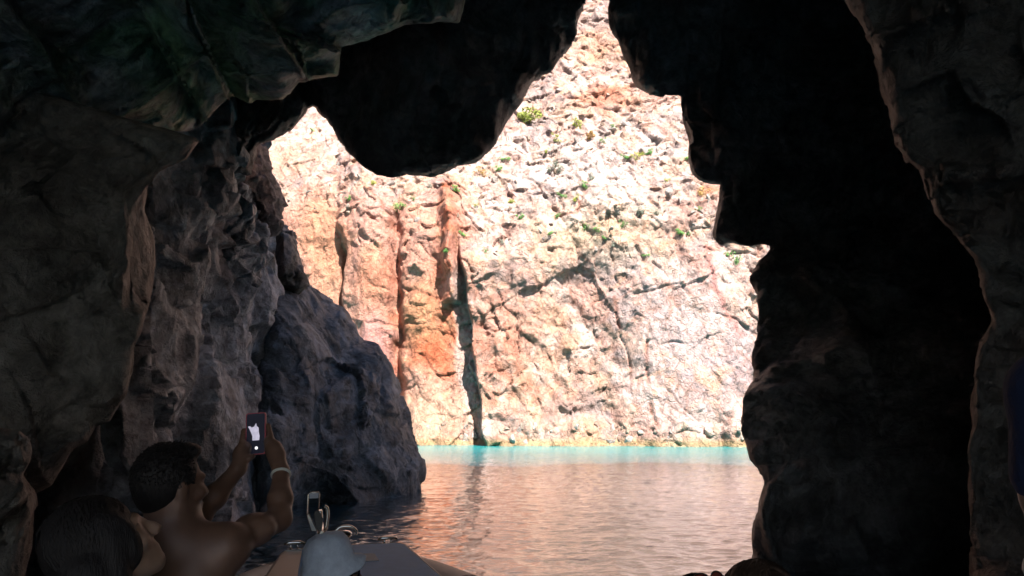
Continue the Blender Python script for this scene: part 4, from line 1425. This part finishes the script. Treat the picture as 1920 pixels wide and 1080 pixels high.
# --- simple seated torso used by the other passengers
def seated(name, label, C, az, s=1.0, skin=M_SKIN2, seat=0.55, pitch=0.0):
    B = Body()
    R = frame(az)
    Rh = frame(az, pitch)
    nk_ = np.array(C) + R @ np.array([0, -0.04, -0.17]) * s
    head_prims(B, C, Rh, s, nk_)
    pel_ = np.array([nk_[0], nk_[1], max(seat + 0.08, nk_[2] - 0.58)]) + R @ np.array([0, -0.05, 0])
    hgt = nk_[2] - pel_[2]
    B.ell(nk_ + R @ np.array([0, 0.01, -0.30 * hgt]), (0.16, 0.10, 0.32 * hgt), R, 0.05)
    B.ell(nk_ + R @ np.array([0, 0.0, -0.66 * hgt]), (0.135, 0.095, 0.3 * hgt), R, 0.05)
    B.ell(pel_, (0.17, 0.13, 0.12), R, 0.05)
    for x in (-1, 1):
        sh_ = nk_ + R @ np.array([x * 0.165, 0.0, -0.075])
        el_ = sh_ + R @ np.array([x * 0.05, 0.06, -0.26])
        wr_ = el_ + R @ np.array([-x * 0.04, 0.22, -0.08])
        B.cap(nk_ + np.array([0, 0, -0.02]), sh_, 0.05, 0.046, 0.04)
        B.cap(sh_, el_, 0.046, 0.036, 0.03)
        B.cap(el_, wr_, 0.036, 0.025, 0.02)
        B.cap(wr_, wr_ + R @ np.array([-x * 0.01, 0.06, -0.02]), 0.026, 0.028, 0.012)
        for q in range(4):
            f0 = wr_ + R @ np.array([x * (0.028 - 0.018 * q), 0.07, -0.02])
            finger(B, [f0, f0 + R @ np.array([0, 0.035, -0.008]), f0 + R @ np.array([0, 0.055, -0.028])], 0.009, 0.007)
        f0 = wr_ + R @ np.array([-x * 0.03, 0.03, -0.015])
        finger(B, [f0, f0 + R @ np.array([-x * 0.025, 0.03, -0.01])], 0.011, 0.008)
        hip = pel_ + R @ np.array([x * 0.085, 0.03, -0.02])
        kn = hip + R @ np.array([x * 0.06, 0.38, 0.03])
        an = kn + R @ np.array([0, 0.03, -min(0.40, kn[2] - 0.34)])
        B.cap(hip, kn, 0.078, 0.052, 0.04)
        B.cap(kn, an, 0.05, 0.034, 0.02)
        B.cap(an, an + R @ np.array([0, 0.15, -0.02]), 0.032, 0.022, 0.02)
    o = add_obj('person', B.mesh(name, 0.0085), skin, label=label, cat='person')
    return o, (Rh if pitch else R), nk_, pel_


def top_mesh(nk_, pel_, R, w=0.172, dpt=0.112):
    hgt = nk_[2] - pel_[2]
    B = Body()
    B.ell(nk_ + R @ np.array([0, 0.01, -0.40 * hgt]), (w, dpt, 0.26 * hgt), R, 0.05)
    B.ell(nk_ + R @ np.array([0, 0.0, -0.72 * hgt]), (w * 0.86, dpt * 0.95, 0.28 * hgt), R, 0.05)
    return B.mesh('top', 0.011)


# woman with long dark hair in front of the man
WC = P_(199, 1030, 1.85)
w, R_, nk_, pel_ = seated('person', 'person with long dark hair seen from behind beside the shirtless one', WC, math.radians(52), 1.0, M_SKIN2, 0.5, math.radians(36))
hair_cap('hair', WC, R_, 1.03, long=0.30, tufts=900, seed=8, mat=M_HAIR, parent=w, quiff=False)
add_obj('swim_top', top_mesh(nk_, pel_, frame(math.radians(52))), plain('black_swim_top', (0.02, 0.02, 0.022), 0.7), w)

# person in the bucket hat
BC = P_(626, 1078, 3.1)
b_, R_, nk_, pel_ = seated('person', 'person in a pale blue-grey bucket hat looking right in front of the bow', BC, math.radians(62), 1.0, M_SKIN2, 0.33)
add_obj('shirt', top_mesh(nk_, pel_, R_), plain('grey_shirt', (0.2, 0.2, 0.22), 0.85), b_)
hair_cap('hair', BC + np.array([0, 0, -0.03]), R_, 0.9, tufts=0, seed=9, mat=M_HAIR, parent=b_, quiff=False)


def bucket_hat(C, R):
    n = 48
    prof = [(0.0, 0.142, 0), (0.045, 0.139, 0), (0.075, 0.126, 0), (0.094, 0.098, 0), (0.103, 0.06, 0), (0.107, 0.028, 0), (0.112, 0.02, 0), (0.135, 0.004, 1), (0.155, -0.014, 1), (0.153, -0.020, 1), (0.132, -0.004, 1), (0.108, 0.012, 0), (0.10, 0.03, 0)]
    V = []
    for k in range(n):
        t = 2 * math.pi * k / n
        for j, (r, z, br) in enumerate(prof):
            front = math.cos(t)
            wob = br * (0.008 * math.sin(3 * t + 1) + 0.006 * math.sin(7 * t)) + (0.003 * math.sin(5 * t + j) if 0 < j < 6 else 0)
            dr = br * (-0.022 * abs(math.sin(t)) ** 2)
            dz = br * (-0.022 * abs(math.sin(t)) ** 2 - 0.02 * max(0, -front)) + wob
            p = np.array([(r + dr) * math.sin(t) * 0.92, (r + dr) * math.cos(t) * 1.08 - 0.012, z + dz])
            V.append(C + R @ (p * 0.88))
    m = len(prof)
    Q = [(k * m + j, ((k + 1) % n) * m + j, ((k + 1) % n) * m + j + 1, k * m + j + 1) for k in range(n) for j in range(m - 1)]
    return mesh_from('bucket_hat', np.array(V), np.array(Q), True)


hatm = N('pale_cotton_hat')
hc_ = hatm.coord()
hatm.set(Base_Color=hatm.ramp(hatm.noise(hc_, 22.0, 6, 0.65), [(0.32, (0.6, 0.62, 0.7)), (0.65, (0.82, 0.85, 0.92))]), Roughness=0.9, Normal=hatm.bump(hatm.math('ADD', hatm.noise(hc_, 30.0, 5, 0.6), hatm.noise(hc_, 400.0, 2, 0.5)), 0.006, 0.7))
hat = add_obj('bucket_hat', bucket_hat(BC + np.array([-0.008, 0, 0.04]), R_ @ np.array(Matrix.Rotation(0.2, 3, 'X'))), hatm.mat, b_)


def sunglasses(C, R, s, mat_lens, parent, lift=0.0, back=0.0, tilt=0.0):
    g = add_obj('sunglasses', None, parent=parent)
    Rt = R @ np.array(Matrix.Rotation(tilt, 3, 'X'))
    o = np.array(C) + R @ np.array([0, 0.0 - back, lift])

    def L(x, y, z):
        return Vector((o + Rt @ (np.array([x, y, z]) * s)).tolist())
    for x in (-1, 1):
        bm = bmesh.new()
        rings = []
        for q, rr in enumerate((0.0, 0.6, 1.0)):
            ring_ = [bm.verts.new(L(x * 0.034 + rr * 0.029 * math.cos(t), 0.103 - 0.010 * rr * rr - abs(x * 0.034 + rr * 0.029 * math.cos(t)) * 0.12, rr * 0.024 * math.sin(t))) for t in np.linspace(0, 2 * math.pi, 21)[:-1]] if q else [bm.verts.new(L(x * 0.034, 0.103 - 0.004, 0))]
            rings.append(ring_)
        for k in range(20):
            bm.faces.new((rings[0][0], rings[1][k], rings[1][(k + 1) % 20]))
            bm.faces.new((rings[1][k], rings[2][k], rings[2][(k + 1) % 20], rings[1][(k + 1) % 20]))
        bmesh.ops.solidify(bm, geom=bm.faces[:], thickness=0.002)
        me = bpy.data.meshes.new('lens')
        bm.to_mesh(me)
        bm.free()
        for f in me.polygons:
            f.use_smooth = True
        add_obj('lens', me, mat_lens, g)
        rim = [L(x * 0.034 + 0.030 * math.cos(t), 0.093 - abs(x * 0.034 + 0.030 * math.cos(t)) * 0.12, 0.025 * math.sin(t)) for t in np.linspace(0, 2 * math.pi, 25)]
        add_obj('rim', tube_mesh('rim', rim, 0.0025 * s, 6), M_BLACKP, g)
        add_obj('temple', tube_mesh('temple', [L(x * 0.066, 0.086, 0.008), L(x * 0.08, 0.03, 0.008), L(x * 0.082, -0.02, -0.004)], 0.0028 * s, 6), M_BLACKP, g)
    add_obj('bridge', tube_mesh('bridge', [L(-0.006, 0.096, 0.006), L(0.006, 0.096, 0.006)], 0.003 * s, 6), M_BLACKP, g)
    return g


sunglasses(BC, R_, 1.0, plain('blue_mirror_lens', (0.05, 0.05, 0.5), 0.08, 0.9), b_, 0.004)

# two heads at the lower right edge
RC = P_(1418, 1166, 1.95)
r_, R_, nk_, pel_ = seated('person', 'brown-haired head at the bottom edge below the right pillar', RC, math.radians(-20), 1.0, M_SKIN2, 0.45)
hair_cap('hair', RC, R_, 1.06, long=0.2, tufts=700, seed=14, mat=M_HAIRB, parent=r_, quiff=False)
add_obj('swim_top', top_mesh(nk_, pel_, R_), plain('dark_red_swim_top', (0.2, 0.03, 0.03), 0.7), r_)
SC_ = P_(1322, 1170, 2.5)
s_, R_, nk_, pel_ = seated('person', 'person at the bottom edge with red sunglasses pushed up on dark hair', SC_, math.radians(150), 0.96, M_SKIN2, 0.4)
hair_cap('hair', SC_, R_, 1.04, long=0.12, tufts=600, seed=15, mat=M_HAIR, parent=s_, quiff=False)
add_obj('swim_top', top_mesh(nk_, pel_, R_), plain('dark_green_top', (0.03, 0.08, 0.05), 0.7), s_)
sunglasses(SC_, R_, 1.0, plain('red_mirror_lens', (0.75, 0.2, 0.12), 0.2, 0.1), s_, 0.105, 0.055, 0.35)

# --- skipper standing at the right edge in a navy shirt, only the arm side in view
KC = P_(2170, 640, 1.2)
KR = frame(math.radians(-8))
K = Body()
knk = P_(2164, 676, 1.2)
head_prims(K, knk + np.array([0, 0.03, 0.19]), KR, 1.0, knk)
kpel = knk + np.array([0, 0, -0.58])
K.ell(knk + np.array([0, 0, -0.2]), (0.17, 0.11, 0.2), KR, 0.05)
K.ell(knk + np.array([0, 0, -0.42]), (0.15, 0.1, 0.2), KR, 0.05)
K.ell(kpel, (0.17, 0.12, 0.14), KR, 0.05)
ksh = P_(1976, 736, 1.2)
kel = P_(1968, 930, 1.22)
kwr = P_(1972, 1120, 1.38)
K.cap(knk + np.array([0, 0, -0.03]), ksh, 0.05, 0.05, 0.04)
K.cap(ksh, kel, 0.048, 0.038, 0.03)
K.cap(kel, kwr, 0.038, 0.026, 0.02)
khd = kwr + np.array([-0.01, 0.05, -0.06])
K.cap(kwr, khd, 0.028, 0.03, 0.015)
for q in range(4):
    f0 = khd + np.array([-0.027 + 0.018 * q, 0.02, -0.02])
    finger(K, [f0, f0 + np.array([0, 0.02, -0.04]), f0 + np.array([0, 0.0, -0.07])], 0.0095, 0.0075)
finger(K, [khd + np.array([0.03, 0, 0]), khd + np.array([0.045, 0.03, -0.03])], 0.011, 0.009)
lsh_ = knk + np.array([0.17, 0, -0.06])
K.cap(knk + np.array([0, 0, -0.03]), lsh_, 0.05, 0.05, 0.04)
K.cap(lsh_, lsh_ + np.array([0.05, 0.02, -0.28]), 0.048, 0.038, 0.03)
K.cap(lsh_ + np.array([0.05, 0.02, -0.28]), lsh_ + np.array([0.04, 0.12, -0.5]), 0.038, 0.026, 0.02)
for x in (-1, 1):
    hip = kpel + np.array([x * 0.085, 0, -0.05])
    K.cap(hip, hip + np.array([x * 0.02, 0.03, -0.42]), 0.085, 0.056, 0.04)
    K.cap(hip + np.array([x * 0.02, 0.03, -0.42]), np.array([hip[0] + x * 0.03, hip[1], 0.36]), 0.054, 0.036, 0.02)
    K.cap(np.array([hip[0] + x * 0.03, hip[1], 0.33]), np.array([hip[0] + x * 0.05, hip[1] + 0.16, 0.31]), 0.034, 0.024, 0.02)
kp = add_obj('person', K.mesh('person', 0.009), M_SKIN2, label='person in a navy shirt standing at the right edge of the picture', cat='person')
T = Body()
T.ell(knk + np.array([0, 0, -0.22]), (0.19, 0.135, 0.2), KR, 0.05)
T.ell(knk + np.array([0, -0.01, -0.12]), (0.15, 0.105, 0.09), KR, 0.05)
T.ell(knk + np.array([0, 0, -0.45]), (0.17, 0.12, 0.2), KR, 0.05)
T.cap(knk + np.array([0, 0, -0.06]), ksh, 0.058, 0.062, 0.04)
T.cap(ksh, ksh + (kel - ksh) * 0.8, 0.060, 0.056, 0.03)
T.cap(knk + np.array([0, 0, -0.06]), lsh_, 0.058, 0.062, 0.04)
T.cap(lsh_, lsh_ + np.array([0.04, 0.016, -0.22]), 0.060, 0.056, 0.03)
add_obj('shirt', T.mesh('shirt', 0.011), plain('navy_cotton', (0.008, 0.014, 0.045), 0.9, bump=0.01), kp)
B = Body()
B.ell(kpel, (0.185, 0.135, 0.15), KR, 0.05)
for x in (-1, 1):
    hip = kpel + np.array([x * 0.085, 0, -0.05])
    B.cap(hip, hip + np.array([x * 0.02, 0.02, -0.36]), 0.10, 0.085, 0.04)
add_obj('shorts', B.mesh('shorts', 0.013), plain('dark_shorts', (0.04, 0.04, 0.045), 0.85), kp)
hair_cap('hair', knk + np.array([0, 0.03, 0.19]), KR, 1.0, tufts=60, seed=19, mat=M_HAIR, parent=kp)
kax = Vector((kwr - kel).tolist()).normalized()
kc = Vector((kel + (kwr - kel) * 0.72).tolist())
kx = kax.cross(Vector((0, 1, 0.2))).normalized()
ky = kax.cross(kx)
add_obj('wristband', tube_mesh('wristband', [kc + (kx * math.cos(t) + ky * math.sin(t)) * 0.033 for t in np.linspace(0, 2 * math.pi, 25)], 0.009, 8), plain('white_band', (0.75, 0.72, 0.66), 0.5), kp)

# benches the passengers sit on
for i, (cx, cy, top, lab) in enumerate(((-1.04, 2.0, 0.68, None), (0.6, 2.1, 0.36, None), (-0.74, 3.05, 0.34, None))):
    v_ = Vector((cx, cy, 0)) - BO
    a_, s_2 = v_.dot(BF), v_.dot(BR)
    hw = (0.36, 0.3, 0.25)[i]
    add_obj('bench', to_boat(slab_mesh('bench', [(a_ - 0.55, s_2 - hw), (a_ - 0.55, s_2 + hw), (a_ + 0.28, s_2 + hw), (a_ + 0.28, s_2 - hw)], 0.283, top, 0.03, 2)), M_PAD, boat)
